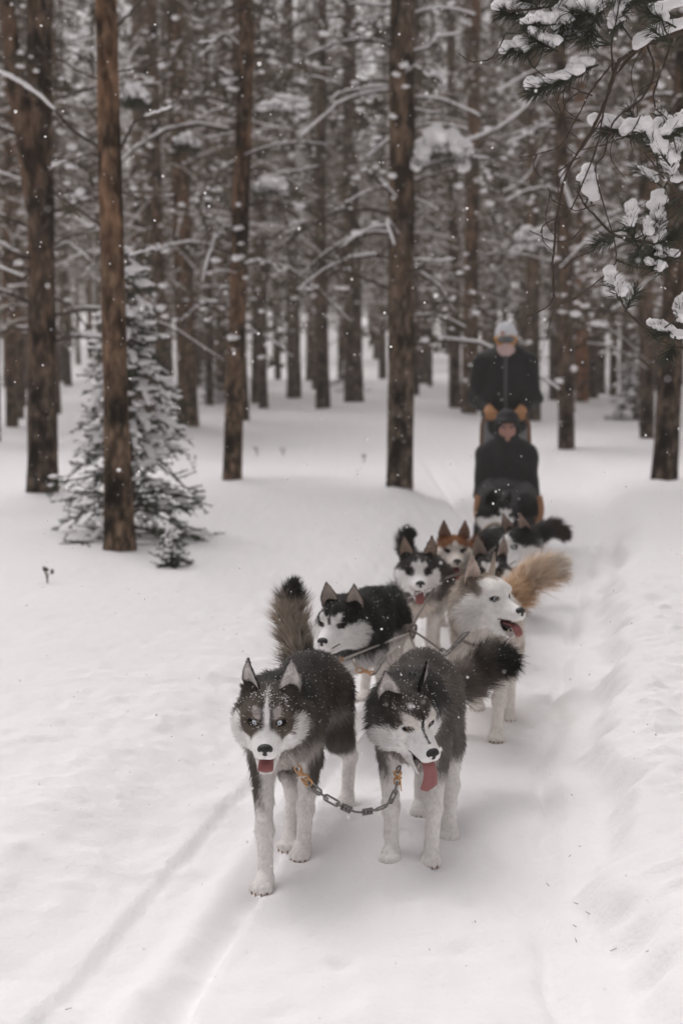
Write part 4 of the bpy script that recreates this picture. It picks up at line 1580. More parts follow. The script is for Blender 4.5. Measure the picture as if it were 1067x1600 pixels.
    # eyes ---------------------------------------------------------------------
    eyes = []
    for sx in (-1, 1):
        dv = unit(np.array([sx * .56, -.78, .11]))
        base = np.array([sx * .014, -.045, .004])
        tv = np.linspace(.02, .09, 90)
        pts = H(base + dv[None] * tv[:, None])
        sd = S.sample(pts)
        k = np.argmax(sd > 0)
        eyes.append((base + dv * tv[k] - dv * .0066, unit(np.array([sx * .30, -.95, -.02]))))
    ew = o.get('lid', 1.0)
    for ec, ed in eyes:
        dd = (h - ec) / np.array([1.32, 1, .92 * ew])
        d = np.linalg.norm(dd, axis=1)
        col = mixc(col, np.tile((.012, .010, .009), (len(col), 1)), sstep(.0225, .0185, d))
    mb = MB()
    mb.add(V, F, col)
    # ears -----------------------------------------------------------------------
    ears = []
    EA = C['ear']
    for i, sx in enumerate((-1, 1)):
        e = o.get('ears', [{}, {}])[i]
        rt = H(np.array([sx * e.get('bx', .053) + .006, .026, .046]))
        tp = H(np.array([sx * e.get('x', .060) + .005, e.get('y', .030), e.get('z', .160)]))
        fc = Rh @ unit(np.array([math.sin(R(e.get('turn', 25) * sx)), -math.cos(R(e.get('turn', 25))), 0]))
        ears.append(ear_mesh(mb, rt, tp, fc, .037 * hs, EA['in'], EA['out'], EA['rim']))
    mb.build('body', M_COAT, dog, color=True)
    # fur --------------------------------------------------------------------------
    tri = np.concatenate([F[:, [0, 1, 2]], F[:, [0, 2, 3]]])
    A = np.linalg.norm(np.cross(V[tri[:, 1]] - V[tri[:, 0]], V[tri[:, 2]] - V[tri[:, 0]]), axis=1)
    wt = A * (1 + 1.3 * w[tri[:, 0], 0] + 2.0 * w[tri[:, 0], 4] + .8 * w[tri[:, 0], 3])
    n = o['hair']
    ti = rg.choice(len(tri), n, p=wt / wt.sum())
    r1, r2 = np.sqrt(rg.random((n, 1))), rg.random((n, 1))
    pr = V[tri[ti, 0]] * (1 - r1) + V[tri[ti, 1]] * r1 * (1 - r2) + V[tri[ti, 2]] * r1 * r2
    nr = S.normals(pr)
    cr, (h, w, li, lt, tt) = colour(pr, .0035 * s)
    keep = np.ones(n, bool)
    for ec, ed in eyes:
        d = np.linalg.norm((h - ec) / np.array([1.15, 1, .85]), axis=1)
        keep &= d > .0185
    keep &= np.linalg.norm(h - np.array([0, -.174, -.038]), axis=1) > .022
    if ja > .12:
        mouth = (np.abs(h[:, 0]) < .021) & (h[:, 1] < -.075) & (h[:, 2] < -.056) & (h[:, 2] > J((0, -.12, -.080))[2]) & (w[:, 0] > .4)
        keep &= ~mouth
    # directions
    fh = (unit(h - np.array([0, -.23, -.05])) * np.array([1, 1, 1])) @ Rh.T
    nd = unit(nb - np.array([0, 0, .25 * s]) - ne)
    fn = np.tile(nd, (n, 1)) * .9 + np.stack([np.sign(pr[:, 0]) * .25, np.zeros(n), np.zeros(n)], 1)
    fb = np.stack([.12 * np.sign(pr[:, 0]), np.full(n, .8), -.65 * sstep(wz + .05, chest, pr[:, 2])], 1)
    fl = np.tile(np.array([0, .22, -1.0]), (n, 1))
    tdir = np.gradient(tail, axis=0)
    ki = np.clip((tt * 9).round().astype(int), 0, 9)
    rad = unit(pr - tail[ki])
    fan = o.get('fan', .85)
    ft = unit(tdir[ki]) * 1.0 + rad * (fan * (1 - .75 * sstep(.55, 1.0, tt)))[:, None]
    flow = w[:, 0:1] * unit(fh) + w[:, 1:2] * unit(fn) + w[:, 2:3] * unit(fb) + w[:, 3:4] * unit(fl) + w[:, 4:5] * unit(ft)
    clump = np.stack([vnoise3(pr * 26 / s + 31 * j) for j in range(3)], -1) * .55 + np.stack([vnoise3(pr * 70 / s + 17 * j) for j in range(3)], -1) * .30
    flow = unit(flow) + clump * (w @ np.array([.35, .9, .8, .45, 1.0]))[:, None]
    tang = unit(flow - (flow * nr).sum(1, keepdims=True) * nr)
    lift = w @ np.array([.28, .55, .42, .30, .75])
    direction = unit(tang + nr * lift[:, None] + .16 * rg.standard_normal((n, 3)))
    # lengths
    face_l = np.interp(h[:, 1], [-.17, -.12, -.06, .0, .05], [.006, .010, .015, .022, .030]) + .010 * sstep(.045, .085, np.abs(h[:, 0])) * sstep(.03, -.03, h[:, 2])
    face_l = np.where(h[:, 2] > .03, np.minimum(face_l, .019), face_l)
    ll = np.interp(lt, [1, 1.6, 2.2, 3.5, 4], [.028, .018, .013, .011, .010])
    tl_ = o.get('plume', .075) * (.55 + .6 * np.sin(np.pi * np.clip(tt * .85 + .15, 0, 1)))
    length = (w[:, 0] * face_l + w[:, 1] * .048 + w[:, 2] * .034 + w[:, 3] * ll + w[:, 4] * tl_) * s * rg.uniform(.6, 1.25, n) * (1 + .35 * vnoise3(pr * 40 / s + 5))
    width = np.interp(length, [.004, .02, .08], [.0008, .0011, .0014]) * o.get('hw', 1.0)
    g = o.get('griz', .25)
    br = rg.normal(0, g, n)
    cr = np.clip(cr * (1 + .5 * br)[:, None], .004, .93)
    lum = cr.mean(1)
    tipf = np.where(lum < .3, 1 + rg.choice([-.35, .45], n) * (w[:, 1] + w[:, 2] + .9 * w[:, 0]), 1.0)
    ct = np.clip(cr * tipf[:, None] + (.012 * (lum < .3))[:, None], .004, .93)
    cr = cr * np.where(lum < .3, .85, 1.0)[:, None]
    k = keep
    strand_mesh('fur', pr[k] - nr[k] * .002, nr[k], direction[k], length[k], width[k], cr[k], ct[k], dog, rg=rg)
    # ear fur (rim fringe) folded in with the ears' own colour
    er, en, ef, ec_, el = [], [], [], [], []
    for pair in ears:
        for p, q, cc, f, up in pair:
            m = max(200, int(o['hair'] / 60))
            i = rg.integers(0, len(q), m)
            a, b = rg.random((m, 1)), rg.random((m, 1))
            pp = (p[q[i, 0]] * (1 - a) + p[q[i, 1]] * a) * (1 - b) + (p[q[i, 3]] * (1 - a) + p[q[i, 2]] * a) * b
            cp = (cc[q[i, 0]] + cc[q[i, 2]]) / 2
            er.append(pp)
            en.append(np.tile(f, (m, 1)))
            ef.append(unit(up * 1.0 + f * .25 + .15 * rg.standard_normal((m, 3))))
            ec_.append(np.clip(cp * (1 + .25 * rg.standard_normal((m, 1))), .004, .93))
            el.append(rg.uniform(.006, .013, m) * s)
    er, en, ef, ec_, el = (np.concatenate(x) for x in (er, en, ef, ec_, el))
    strand_mesh('ear_fur', er, en, ef, el, np.full(len(er), .0009), ec_, ec_, dog, rg=rg)
    # nose, eyes, mouth --------------------------------------------------------------
    Mh = Matrix([[*(Rh[r] * hs), hp[r]] for r in range(3)] + [[0, 0, 0, 1]])

    def child(name, me, at=(0, 0, 0), Rl=np.eye(3)):
        ob = link(name, me, dog)
        Ml = Matrix([[*Rl[r], at[r]] for r in range(3)] + [[0, 0, 0, 1]])
        ob.matrix_local = Mh @ Ml
        return ob
    child('nose', NOSE_ME, (0, -.170, -.034))
    for (ec, ed), nm in zip(eyes, ('eye', 'eye')):
        z = unit(np.array([0, 0, 1.0]))
        yv = -ed
        xv = unit(np.cross(yv, z))
        zv = np.cross(xv, yv)
        child(nm, EYES[o['eye']], ec, np.stack([xv, yv, zv], 1))
    lm = MB()
    for sx in (-1, 1):                                                    # dark lips
        up = [(sx * .042, -.082, -.064), (sx * .034, -.115, -.065), (sx * .026, -.145, -.064), (sx * .012, -.168, -.060), (0, -.176, -.054)]
        pts = []
        for q in up:                                                     # seat the lip line on the skin
            q = np.array(q)
            t = np.linspace(.3, 1.7, 60)
            ray_ = np.array([0, q[1], q[2]]) + np.stack([q[0] * t if abs(q[0]) > .004 else 0 * t, 0 * t, 0 * t], 1)
            sd = S.sample(H(ray_))
            sd[np.abs(ray_[:, 0]) > .044] = 1.0
            kk = np.argmax(sd > 0) if (sd[0] < 0 and (sd > 0).any()) else 30
            pts.append(ray_[kk])
        V_, F_ = tube_data(curve(pts, 16), np.interp(np.arange(16), [0, 4, 15], [.002, .0034, .0026]), 6)
        lm.add(V_, F_)
    child('lips', lm.mesh('lips', M_MOUTH))
    if ja > .12:
        mm = MB()
        mid_ = [J((0, -.06, -.070)) * .5 + np.array([0, -.06, -.062]) * .5, np.array([0, -.10, -.062]) * .5 + J((0, -.10, -.078)) * .5,
                np.array([0, -.138, -.062]) * .5 + J((0, -.138, -.074)) * .5]
        gap = np.array([.5, 1, 1.2]) * ja * .055
        p = curve(mid_, 8)
        V_, F_ = tube_data(p, np.interp(np.linspace(0, 2, 8), [0, 1, 2], [.026, .023, .015]), 12, flat=(1.0, .55), up=(0, 0, 1))
        mm.add(V_, F_)
        child('mouth_lining', mm.mesh('mouth_lining', M_MOUTH))
        tm = MB()
        for sx in (-1, 1):                                                # lower and upper canines
            q = J((sx * .016, -.142, -.070))
            add_tube(tm, np.array([q, q + [0, -.002, .010], q + [0, -.001, .019]]), [.0036, .0028, .0006], 6)
            q = np.array([sx * .019, -.150, -.058])
            add_tube(tm, np.array([q, q + [0, 0, -.008], q + [0, .001, -.016]]), [.0034, .0024, .0006], 6)
        child('teeth', tm.mesh('teeth', M_TOOTH))
    if 'tongue' in o:
        tp = curve([np.array(q) for q in o['tongue']], 40)
        tq = 1 - (1 - np.linspace(0, 1, 20)) ** 1.6                      # closer stations towards the rounded tip
        tp = np.stack([np.interp(tq, np.linspace(0, 1, len(tp)), tp[:, c]) for c in range(3)], -1)
        wv = np.interp(tq, [0, .3, .6, .85, 1], o.get('tw', [.018, .020, .023, .021, .019])[:5])
        wv = wv * np.sqrt(np.clip(1 - np.clip((tq - .80) / .205, 0, 1) ** 2, .002, 1))
        tan = unit(np.gradient(tp, axis=0))
        sd = np.array([1.0, 0, 0])
        nm = unit(np.cross(np.tile(sd, (20, 1)), tan))
        u = np.linspace(0, 2 * np.pi, 16, endpoint=False)
        cx, sx_ = np.cos(u), np.sin(u)
        thick = .0055 * (1 - .0 * cx ** 2)
        groove = -.0035 * np.exp(-(cx / .22) ** 2) * (sx_ < 0)
        fl = (1 - tq ** 5)[:, None, None]
        V_ = tp[:, None] + sd * (wv[:, None, None] * cx[None, :, None]) + nm[:, None] * ((sx_ * thick)[None, :, None] - groove[None, :, None] * fl + (-.012 * (cx ** 2))[None, :, None] * np.linspace(-.3, .7, 20)[:, None, None] * fl)
        i = np.arange(320).reshape(20, 16)
        nx = np.roll(i, -1, 1)
        tm = MB()
        tm.add(V_.reshape(-1, 3), np.stack([i[:-1], nx[:-1], nx[1:], i[1:]], -1).reshape(-1, 4))
        tm.add(np.vstack([V_[-1], tp[-1]]), np.stack([np.arange(16), (np.arange(16) + 1) % 16, np.full(16, 16)], -1))
        child('tongue', tm.mesh('tongue', M_TONGUE))
    # claws
    cm = MB()
    for key, q, rr in legs:
        for tx, ty in ((-.024, -.060), (-.009, -.072), (.009, -.072), (.024, -.060)):
            c = q[4] + np.array([tx, ty, .014]) * s
            add_tube(cm, np.array([c + [0, .008 * s, .003 * s], c, c + [0, -.003 * s, -.008 * s]]), np.array([.0034, .0028, .001]) * s, 6)
    tag(cm.build('claws', M_CLAW, dog), kind='stuff')
    # whiskers-free collar and harness ---------------------------------------------------
    def band(name, centre, axis_, r, wid, mat, tilt=None, squash=1.0, pad=.022):
        ax_ = unit(np.asarray(axis_, float))
        e1 = unit(np.cross(ax_, [0, 0, 1.0]) if abs(ax_[2]) < .95 else np.cross(ax_, [1.0, 0, 0]))
        e2 = np.cross(ax_, e1)
        a = np.linspace(0, 2 * np.pi, 40, endpoint=False)
        t = np.linspace(.02, .125 * s, 60)
        ring = []
        for q in a:
            dv = e1 * math.cos(q) + e2 * math.sin(q)
            sd = S.sample(centre + dv[None] * t[:, None])
            k_ = np.argmax(sd > 0) if (sd > 0).any() else 50
            ring.append(centre + dv * (t[k_] + pad))
        ring = np.array(ring)
        for _ in range(2):
            ring = .5 * ring + .25 * (np.roll(ring, 1, 0) + np.roll(ring, -1, 0))
        out_ = unit(ring - centre)
        th = .002
        P4 = np.stack([ring - ax_ * wid / 2, ring + ax_ * wid / 2, ring + ax_ * wid / 2 + out_ * th, ring - ax_ * wid / 2 + out_ * th], 1)
        i = np.arange(160).reshape(40, 4)
        j = np.roll(i, -1, 0)
        f = np.concatenate([np.stack([i[:, k_], i[:, (k_ + 1) % 4], j[:, (k_ + 1) % 4], j[:, k_]], -1) for k_ in range(4)])
        bm = MB()
        bm.add(P4.reshape(-1, 3), f)
        return bm.build(name, mat, dog, smooth=False)
    cpos = nb * (1 - o.get('cpos', .5)) + ne * o.get('cpos', .5)
    band('collar', cpos, ne - nb, .1, .024 * s, o.get('collar', M_STRAP), pad=o.get('cpad', .006))
    for hb in o.get('harness', []):
        band('harness_strap', np.array(hb[0]) * s, hb[1], .1, .022, hb[2], pad=hb[3])
    # snow that has settled in the coat
    if o.get('snowy', 0):
        m = rg.random(n) < o['snowy'] / n * (1)
        sel = np.where(keep & (nr[:, 2] > .15) & (w[:, 3] < .3))[0]
        sel = rg.choice(sel, min(o['snowy'], len(sel)), replace=False)
        hx = Hi(pr)[:, :]
        onface = np.where(keep & (w[:, 0] > .5) & (np.abs(hx[:, 0]) < .06) & (hx[:, 1] < -.02) & (hx[:, 2] > -.01) & (vnoise3(pr * 50) > -.05))[0]
        if len(onface):
            sel = np.concatenate([sel, rg.choice(onface, min(len(onface), o.get('snowface', 60)), replace=False)])
        c_ = pr[sel] + direction[sel] * length[sel][:, None] * .7 + nr[sel] * .003
        sz = rg.uniform(.0008, .0019, (len(sel), 1)) * rg.uniform(.7, 1.2, (len(sel), 3))
        sm = MB()
        add_blobs(sm, c_, sz, BLOB0)
        tag(sm.build('snow_dusting', M_SNOWS, dog), kind='stuff')
    return dog, H, loc


# ---- coats ---------------------------------------------------------------------------------------
def T(c, n):
    return np.tile(np.asarray(c, float), (n, 1))


def body_agouti(dark, side, belly, hi=.50, lo=.36, saddle=.8):
    def f(p, n, rg):
        z, k = p[:, 2], len(p)
        c = mixc(T(belly, k), T(side, k), sstep(lo - .03, lo + .04, z + .02 * n))
        c = mixc(c, T(dark, k), sstep(hi - .05, hi + .05, z + .03 * n) * saddle)
        c = mixc(c, T(dark, k), .30 * (np.sin(p[:, 1] * 60 + 2 * n) > .55))
        return c
    return f


def neck_fn(side, front, collar_c, dark):
    """dark behind, pale bib in front, with a grey-brown band under the cheeks"""
    def f(p, n, nt, nu):
        k = len(p)
        fr = sstep(-.005, .05, nu + .02 * n) * sstep(.125, .07, np.abs(p[:, 0]) + .02 * n)
        c = mixc(T(side, k), T(front, k), fr)
        c = mixc(c, T(collar_c, k), .6 * sstep(.30, .55, nt + .12 * n) * fr * sstep(1.0, .8, nt))
        c = mixc(c, T(dark, k), sstep(-.02, -.055, nu + .02 * n))
        return c
    return f


def leg_fn(white, patch, amt=.8, z0=.22, out=True):
    def f(p, n, li, lx):
        k = len(p)
        up = sstep(z0 - .02, z0 + .04, p[:, 2] + .02 * n)
        sd = np.where(li % 2 == 0, -1, 1)
        o_ = sstep(-.010, .012, lx * sd + .010 * n) if out else 1.0
        hind = li >= 2
        back = np.where(hind, 1.0, o_)
        return mixc(T(white, k), T(patch, k), amt * up * back)
    return f


def tail_fn(base, mid, tip, under=None):
    def f(t, n, p):
        k = len(t)
        c = mixc(T(base, k), T(mid, k), sstep(.1, .35, t + .15 * n))
        return mixc(c, T(tip, k), sstep(.62, .82, t + .15 * n))
    return f


def pw(FR, FL, HR, HL, lift=(0, 0, 0, 0)):
    r = {}
    for k, q, z in zip(('FR', 'FL', 'HR', 'HL'), (FR, FL, HR, HL), lift):
        r[k] = (G(*q, z) if len(q) == 2 else np.array(q, float))
    return r


def at(px, py, d):
    return P(px, py, d)


# 1 lead dog on the left: dark agouti, ice-blue stare
lead_l = dict(seed=11, vox=.0052, hair=56000, snowy=420, snowface=170, label='blue-eyed dark grey lead dog on the left with its tail straight up',
    root=(-.185, 4.52), yaw=R(-11), head=at(420, 1111, 4.22), rot=(-1, 16, 1), jaw=.42, wz=.50,
    paws=pw((413, 1383), (472, 1333), (453, 1318), (541, 1253), (0, .0, .01, 0)),
    tail=[at(500, 1062, 5.08), at(474, 1034, 5.16), at(458, 985, 5.2), at(455, 940, 5.2), at(460, 918, 5.2)], plume=.078, fan=.55,
    eye='ice', lid=.95, ears=[dict(turn=46, x=.061, bx=.055, y=.03), dict(turn=24, x=.057, bx=.055, y=.03)],
    tongue=[(0, -.075, -.078), (0, -.115, -.084), (0, -.142, -.094), (0, -.156, -.106), (0, -.158, -.114)],
    tw=[.014, .020, .023, .023, .022],
    collar=M_STRAPT, cpos=.46,
    coat=dict(head=dict(face=WHITE, cap=[.062, .050, .040, .012, .004], griz=.55, top=np.array((.055, .045, .038)), grizzle=np.array((.17, .14, .115)), mask=(.033, .042, .004), maskc=np.array((0.13, 0.105, 0.086)), line=1, spot=(.0125, .017, .042, .030), spotc=np.array((0.42, 0.38, 0.36)), blaze=(.0048, .085), back=-1.2),
              body=body_agouti(BLACK * 1.6, np.array((.135, .113, .096)), np.array((0.61, 0.561, 0.525)), .535, .37, .85),
              neck=neck_fn(np.array((0.135, 0.112, 0.093)), np.array((0.756, 0.72, 0.695)), np.array((0.17, 0.14, 0.115)), DARK),
              leg=leg_fn(np.array((0.854, 0.817, 0.793)), np.array((0.085, 0.068, 0.055)), .95, .20),
              tail=tail_fn(BLACK * 2, np.array((.46, .38, .31)), BLACK), ear=dict({'in': np.array((0.756, 0.708, 0.683)), 'out': BLACK, 'rim': BLACK})))

# 2 lead dog on the right: head low, tongue out
lead_r = dict(seed=12, vox=.0052, hair=56000, snowy=420, snowface=60, label='grey and white lead dog on the right with head low and tongue hanging out',
    root=(.24, 4.63), yaw=R(-7), head=at(635, 1114, 4.42), rot=(30, 24, -6), jaw=.40, wz=.485,
    paws=pw((611, 1338), (673, 1342), (656, 1266), (702, 1303), (0, .0, .0, 0)),
    tail=[at(715, 1075, 5.22), at(742, 1052, 5.27), at(768, 1034, 5.25), at(796, 1033, 5.18)], plume=.095, fan=.7,
    eye='amber', lid=.8, ears=[dict(turn=20, x=.080, bx=.058, y=.045, z=.150), dict(turn=46, x=.060, bx=.054, y=.045, z=.152)],
    tongue=[(0, -.070, -.076), (.006, -.115, -.080), (.012, -.146, -.096), (.016, -.158, -.13), (.018, -.158, -.17), (.018, -.154, -.198)],
    tw=[.014, .021, .025, .032, .029], cpos=.46,
    coat=dict(head=dict(face=WHITE, cap=[.038, .038, .030, .000, -.01], griz=.5, top=np.array((.040, .034, .030)), grizzle=np.array((.14, .118, .10)), spot=(.024, .026, .030, .036), spotc=np.array((0.732, 0.683, 0.647)), stripe=(.0045, -.15), back=-1.0),
              body=body_agouti(DARK * 1.2, np.array((.17, .145, .126)), np.array((0.45, 0.4, 0.37)), .52, .34, .75),
              neck=neck_fn(DARK * 1.6, np.array((0.805, 0.769, 0.744)), DARK * 1.7, DARK * 1.2),
              leg=leg_fn(np.array((0.878, 0.842, 0.817)), np.array((0.075, 0.06, 0.05)), .85, .235),
              tail=tail_fn(np.array((.16, .13, .11)), np.array((.11, .09, .075)), BLACK * 1.4), ear=dict({'in': np.array((0.671, 0.622, 0.598)), 'out': BLACK * 1.4, 'rim': BLACK})))

# 3 swing dog on the left: black with white mask, looking to the left
swing_l = dict(seed=13, vox=.007, hair=42000, snowy=160, snowface=10, label='black dog with a white face looking left, behind the blue-eyed lead dog', fat=1.12, hw=1.3,
    root=(.05, 5.98), yaw=R(-16), head=at(531, 968, 5.72), rot=(-25, 11, 0), jaw=.05, wz=.49,
    paws=pw((546, 1150), (600, 1135), (568, 1090), (610, 1100), (0, .0, .0, 0)),
    tail=[at(606, 950, 6.62), at(612, 945, 6.68), at(608, 935, 6.7), at(598, 930, 6.66)], plume=.07,
    eye='brown', lid=.8, ears=[dict(turn=-15, x=.064, bx=.054, z=.143), dict(turn=12, x=.060, bx=.054, z=.143)], cpos=.55,
    coat=dict(head=dict(face=WHITE, cap=[.052, .035, .022, .004, .0], top=BLACK, griz=.0, mask=(.019, .014, .008), maskc=BLACK * 1.6, spot=(.015, .016, .040, .034), spotc=WHITE * .85, stripe=(.006, -.10), back=-.6),
              body=body_agouti(BLACK, BLACK, WHITE * .8, .50, .37, 1), neck=neck_fn(BLACK, BLACK, BLACK, BLACK),
              leg=leg_fn(np.array((0.83, 0.781, 0.744)), BLACK * 2, .9, .34, False),
              tail=tail_fn(BLACK, BLACK, BLACK), ear=dict({'in': np.array((0.52, 0.44, 0.39)), 'out': BLACK, 'rim': BLACK})))

# 4 swing dog on the right: cream white, looking to the right
swing_r = dict(seed=14, vox=.007, hair=46000, snowy=40, snowface=0, label='tall cream-white dog looking right with open mouth, behind the tongue-out lead dog', fat=1.05, hw=1.3, s=1.08,
    root=(.62, 6.02), yaw=R(-7), head=at(758, 932, 5.74), rot=(43, 2, 0), jaw=.42, wz=.455,
    paws=pw((712, 1150), (775, 1152), (745, 1105), (795, 1120), (0, .0, .0, 0)),
    tail=[at(790, 945, 6.72), at(808, 922, 6.8), at(832, 904, 6.82), at(856, 890, 6.8), at(872, 886, 6.8)], plume=.105, fan=1.0,
    eye='pale', lid=.7, ears=[dict(turn=8, x=.066, bx=.055, z=.158), dict(turn=50, x=.058, bx=.053, z=.155)],
    tongue=[(0, -.070, -.076), (0, -.115, -.080), (.0, -.148, -.088), (.0, -.166, -.110), (.0, -.168, -.126)], cpos=.40, collar=M_STRAPW, cpad=.016,
    coat=dict(head=dict(face=np.array((0.90, 0.865, 0.835)), cap=[.072, .080, .085, .045, .03], top=np.array((0.26, 0.2, 0.15)), grizzle=np.array((0.36, 0.29, 0.23)), griz=.7, streak=np.array((0.14, 0.1, 0.075)), back=-.9),
              body=body_agouti(np.array((0.56, 0.47, 0.38)), np.array((0.78, 0.70, 0.62)), np.array((0.805, 0.744, 0.695)), .56, .4, .6),
              neck=neck_fn(np.array((0.64, 0.56, 0.49)), np.array((0.86, 0.81, 0.77)), np.array((0.78, 0.71, 0.65)), np.array((0.50, 0.42, 0.35))),
              leg=leg_fn(np.array((0.88, 0.82, 0.77)), np.array((0.76, 0.69, 0.61)), .6, .25),
              tail=tail_fn(np.array((.60, .39, .23)), np.array((.76, .60, .46)), np.array((0.805, 0.708, 0.61))), ear=dict({'in': np.array((0.708, 0.573, 0.5)), 'out': np.array((0.52, 0.44, 0.37)), 'rim': np.array((0.756, 0.683, 0.622))})))

# 5 team dog: dark grey mask, mouth open, facing us
team_l = dict(seed=15, vox=.0085, hair=26000, snowy=30, label='dark-masked grey and white dog facing forward between the black dog and the red dog', hw=1.6,
    root=(.42, 7.40), yaw=R(-8), head=at(652, 888, 7.1), rot=(2, 8, 0), jaw=.42, wz=.46,
    paws=pw((634, 1052), (668, 1046), (640, 1010), (680, 1015), (0, .0, .0, 0)),
    tail=[at(655, 905, 8.0), at(640, 870, 8.05), at(632, 850, 8.05), at(637, 835, 8.05), at(642, 832, 8.05)], plume=.05,
    eye='brown', ears=[dict(turn=20, x=.07, bx=.055), dict(turn=20, x=.064, bx=.055)],
    tongue=[(0, -.075, -.078), (0, -.115, -.082), (0, -.150, -.098), (0, -.160, -.122), (0, -.160, -.140)],
    coat=dict(head=dict(face=WHITE, cap=[.052, .045, .030, .006, .0], griz=.15, top=BLACK * 1.6, mask=(.024, .026, .012), maskc=DARK * 1.4, spot=(.012, .013, .042, .027), blaze=(.004, .075), back=-.8),
              body=body_agouti(DARK, np.array((0.1, 0.085, 0.075)), CREAM, .52, .36, .9), neck=neck_fn(np.array((0.09, 0.078, 0.07)), np.array((0.4, 0.36, 0.33)), np.array((0.07, 0.06, 0.052)), DARK),
              leg=leg_fn(np.array((0.781, 0.732, 0.695)), np.array((0.1, 0.08, 0.07)), .6, .27), tail=tail_fn(DARK, DARK, BLACK), ear=dict({'in': np.array((0.36, 0.27, 0.22)), 'out': BLACK * 1.5, 'rim': BLACK})))

# 6 team dog on the right, mostly hidden
team_r = dict(seed=16, vox=.0085, hair=22000, snowy=20, label='black-browed dog peeping over the cream-white dog\'s head, mostly hidden', hw=1.6,
    root=(.80, 7.65), yaw=R(-6), head=at(765, 889, 7.4), rot=(-6, 6, 0), jaw=.0, wz=.41,
    local=dict(FR=(-.07,-.06,0),FL=(.075,.06,0),HR=(-.08,.54,0),HL=(.08,.42,0)), tail=[at(780, 935, 8.2), at(782, 950, 8.3), at(784, 970, 8.3)], plume=.05,
    eye='brown', ears=[dict(turn=5, x=.072, bx=.056, z=.17), dict(turn=40, x=.060, bx=.054, z=.165)],
    coat=dict(head=dict(face=WHITE, cap=[.052, .04, .03, .01, .0], griz=.15, top=BLACK * 2, mask=(.026, .032, .008), maskc=DARK * 1.5, spot=(.013, .014, .042, .030), blaze=(.003, .06)),
              body=body_agouti(DARK, GREYB, CREAM, .50, .36, .9), neck=neck_fn(DARK, CREAM, MID, DARK), leg=leg_fn(WHITE * .9, GREYB, .6, .27),
              tail=tail_fn(DARK, DARK, BLACK), ear=dict({'in': np.array((0.36, 0.28, 0.24)), 'out': BLACK, 'rim': PALE})))

# 7 red dog
red = dict(seed=17, vox=.009, hair=22000, label='rusty red and white dog facing forward with its mouth open', hw=1.8,
    root=(.68, 8.55), yaw=R(-8), head=at(708, 857, 8.25), rot=(3, 8, 0), jaw=.42, wz=.40,
    local=dict(FR=(-.07,-.06,0),FL=(.075,.06,0),HR=(-.08,.54,0),HL=(.08,.42,0)), tail=[at(726, 880, 9.1), at(735, 860, 9.15), at(742, 852, 9.15), at(745, 862, 9.1)], plume=.06,
    eye='brown', ears=[dict(turn=15), dict(turn=15)],
    tongue=[(0, -.075, -.078), (0, -.115, -.082), (0, -.150, -.098), (0, -.160, -.122), (0, -.160, -.140)],
    coat=dict(head=dict(face=np.array((0.805, 0.732, 0.671)), cap=[.060, .040, .028, .016, .01], griz=.0, top=RUST, mask=(.022, .014, .012), maskc=RUSTD, spot=(.020, .012, .030, .028), blaze=(.006, .075), back=-.6),
              body=body_agouti(RUST, RUST * 1.3, CREAM, .50, .36, .9), neck=neck_fn(RUST * 1.3, np.array((0.46, 0.36, 0.29)), np.array((0.36, 0.23, 0.15)), RUST),
              leg=leg_fn(np.array((0.732, 0.659, 0.598)), RUST * 1.4, .8, .27), tail=tail_fn(RUST, RUST * 1.5, TAN), ear=dict({'in': np.array((0.28, 0.17, 0.12)), 'out': RUSTD, 'rim': RUSTD})))

# 8 black and white dog looking down to the left
bw = dict(seed=18, vox=.009, hair=24000, snowy=20, label='black and white dog at the right turning its lowered head left, dark bushy tail out', hw=1.8, fat=1.1,
    root=(1.10, 8.85), yaw=R(14), head=at(808, 847, 8.5), hs=1.12, rot=(-44, 20, -8), jaw=.0, wz=.42,
    local=dict(FR=(-.07,-.06,0),FL=(.075,.06,0),HR=(-.08,.54,0),HL=(.08,.42,0)), tail=[at(838, 838, 9.2), at(855, 826, 9.3), at(872, 828, 9.35), at(884, 838, 9.35)], plume=.075, fan=.6,
    eye='ice', ears=[dict(turn=-10), dict(turn=10, x=.058)],
    coat=dict(head=dict(face=WHITE, cap=[.075, .055, .030, .002, -.02], griz=.0, top=BLACK * 1.5, back=-.8),
              body=body_agouti(BLACK * 1.5, BLACK * 1.8, PALE, .48, .33, .9), neck=neck_fn(BLACK * 1.6, WHITE * .8, BLACK * 2, BLACK * 1.5), leg=leg_fn(WHITE * .9, BLACK * 2, .8, .3),
              tail=tail_fn(BLACK * 2, np.array((0.045, 0.03, 0.022)), np.array((0.05, 0.035, 0.028))), ear=dict({'in': np.array((0.44, 0.33, 0.28)), 'out': BLACK, 'rim': BLACK})))

# 9 wheel dog next to the sled
wheel = dict(seed=19, vox=.009, hair=20000, label='black wheel dog with a white blotched face in front of the sled', hw=1.9,
    root=(1.08, 10.05), yaw=R(-6), head=at(777, 800, 9.7), hs=1.1, rot=(22, 12, 8), jaw=.0, wz=.42,
    local=dict(FR=(-.07,-.06,0),FL=(.075,.06,0),HR=(-.08,.54,0),HL=(.08,.42,0)), tail=[at(792, 850, 10.4), at(794, 862, 10.5), at(796, 880, 10.5)], plume=.05,
    eye='brown', ears=[dict(z=.13), dict(z=.13)],
    coat=dict(head=dict(face=WHITE, cap=[.050, .03, .012, -.02, -.04], griz=.0, top=BLACK, back=-.5, spot=(.012, .012, .035, .03)),
              body=body_agouti(BLACK, BLACK * 1.3, BLACK * 2, .48, .33, .9), neck=neck_fn(BLACK, BLACK * 1.5, BLACK, BLACK), leg=leg_fn(PALE, BLACK * 2, .9, .2),
              tail=tail_fn(BLACK, BLACK, BLACK), ear=dict({'in': DARK, 'out': BLACK, 'rim': BLACK})))

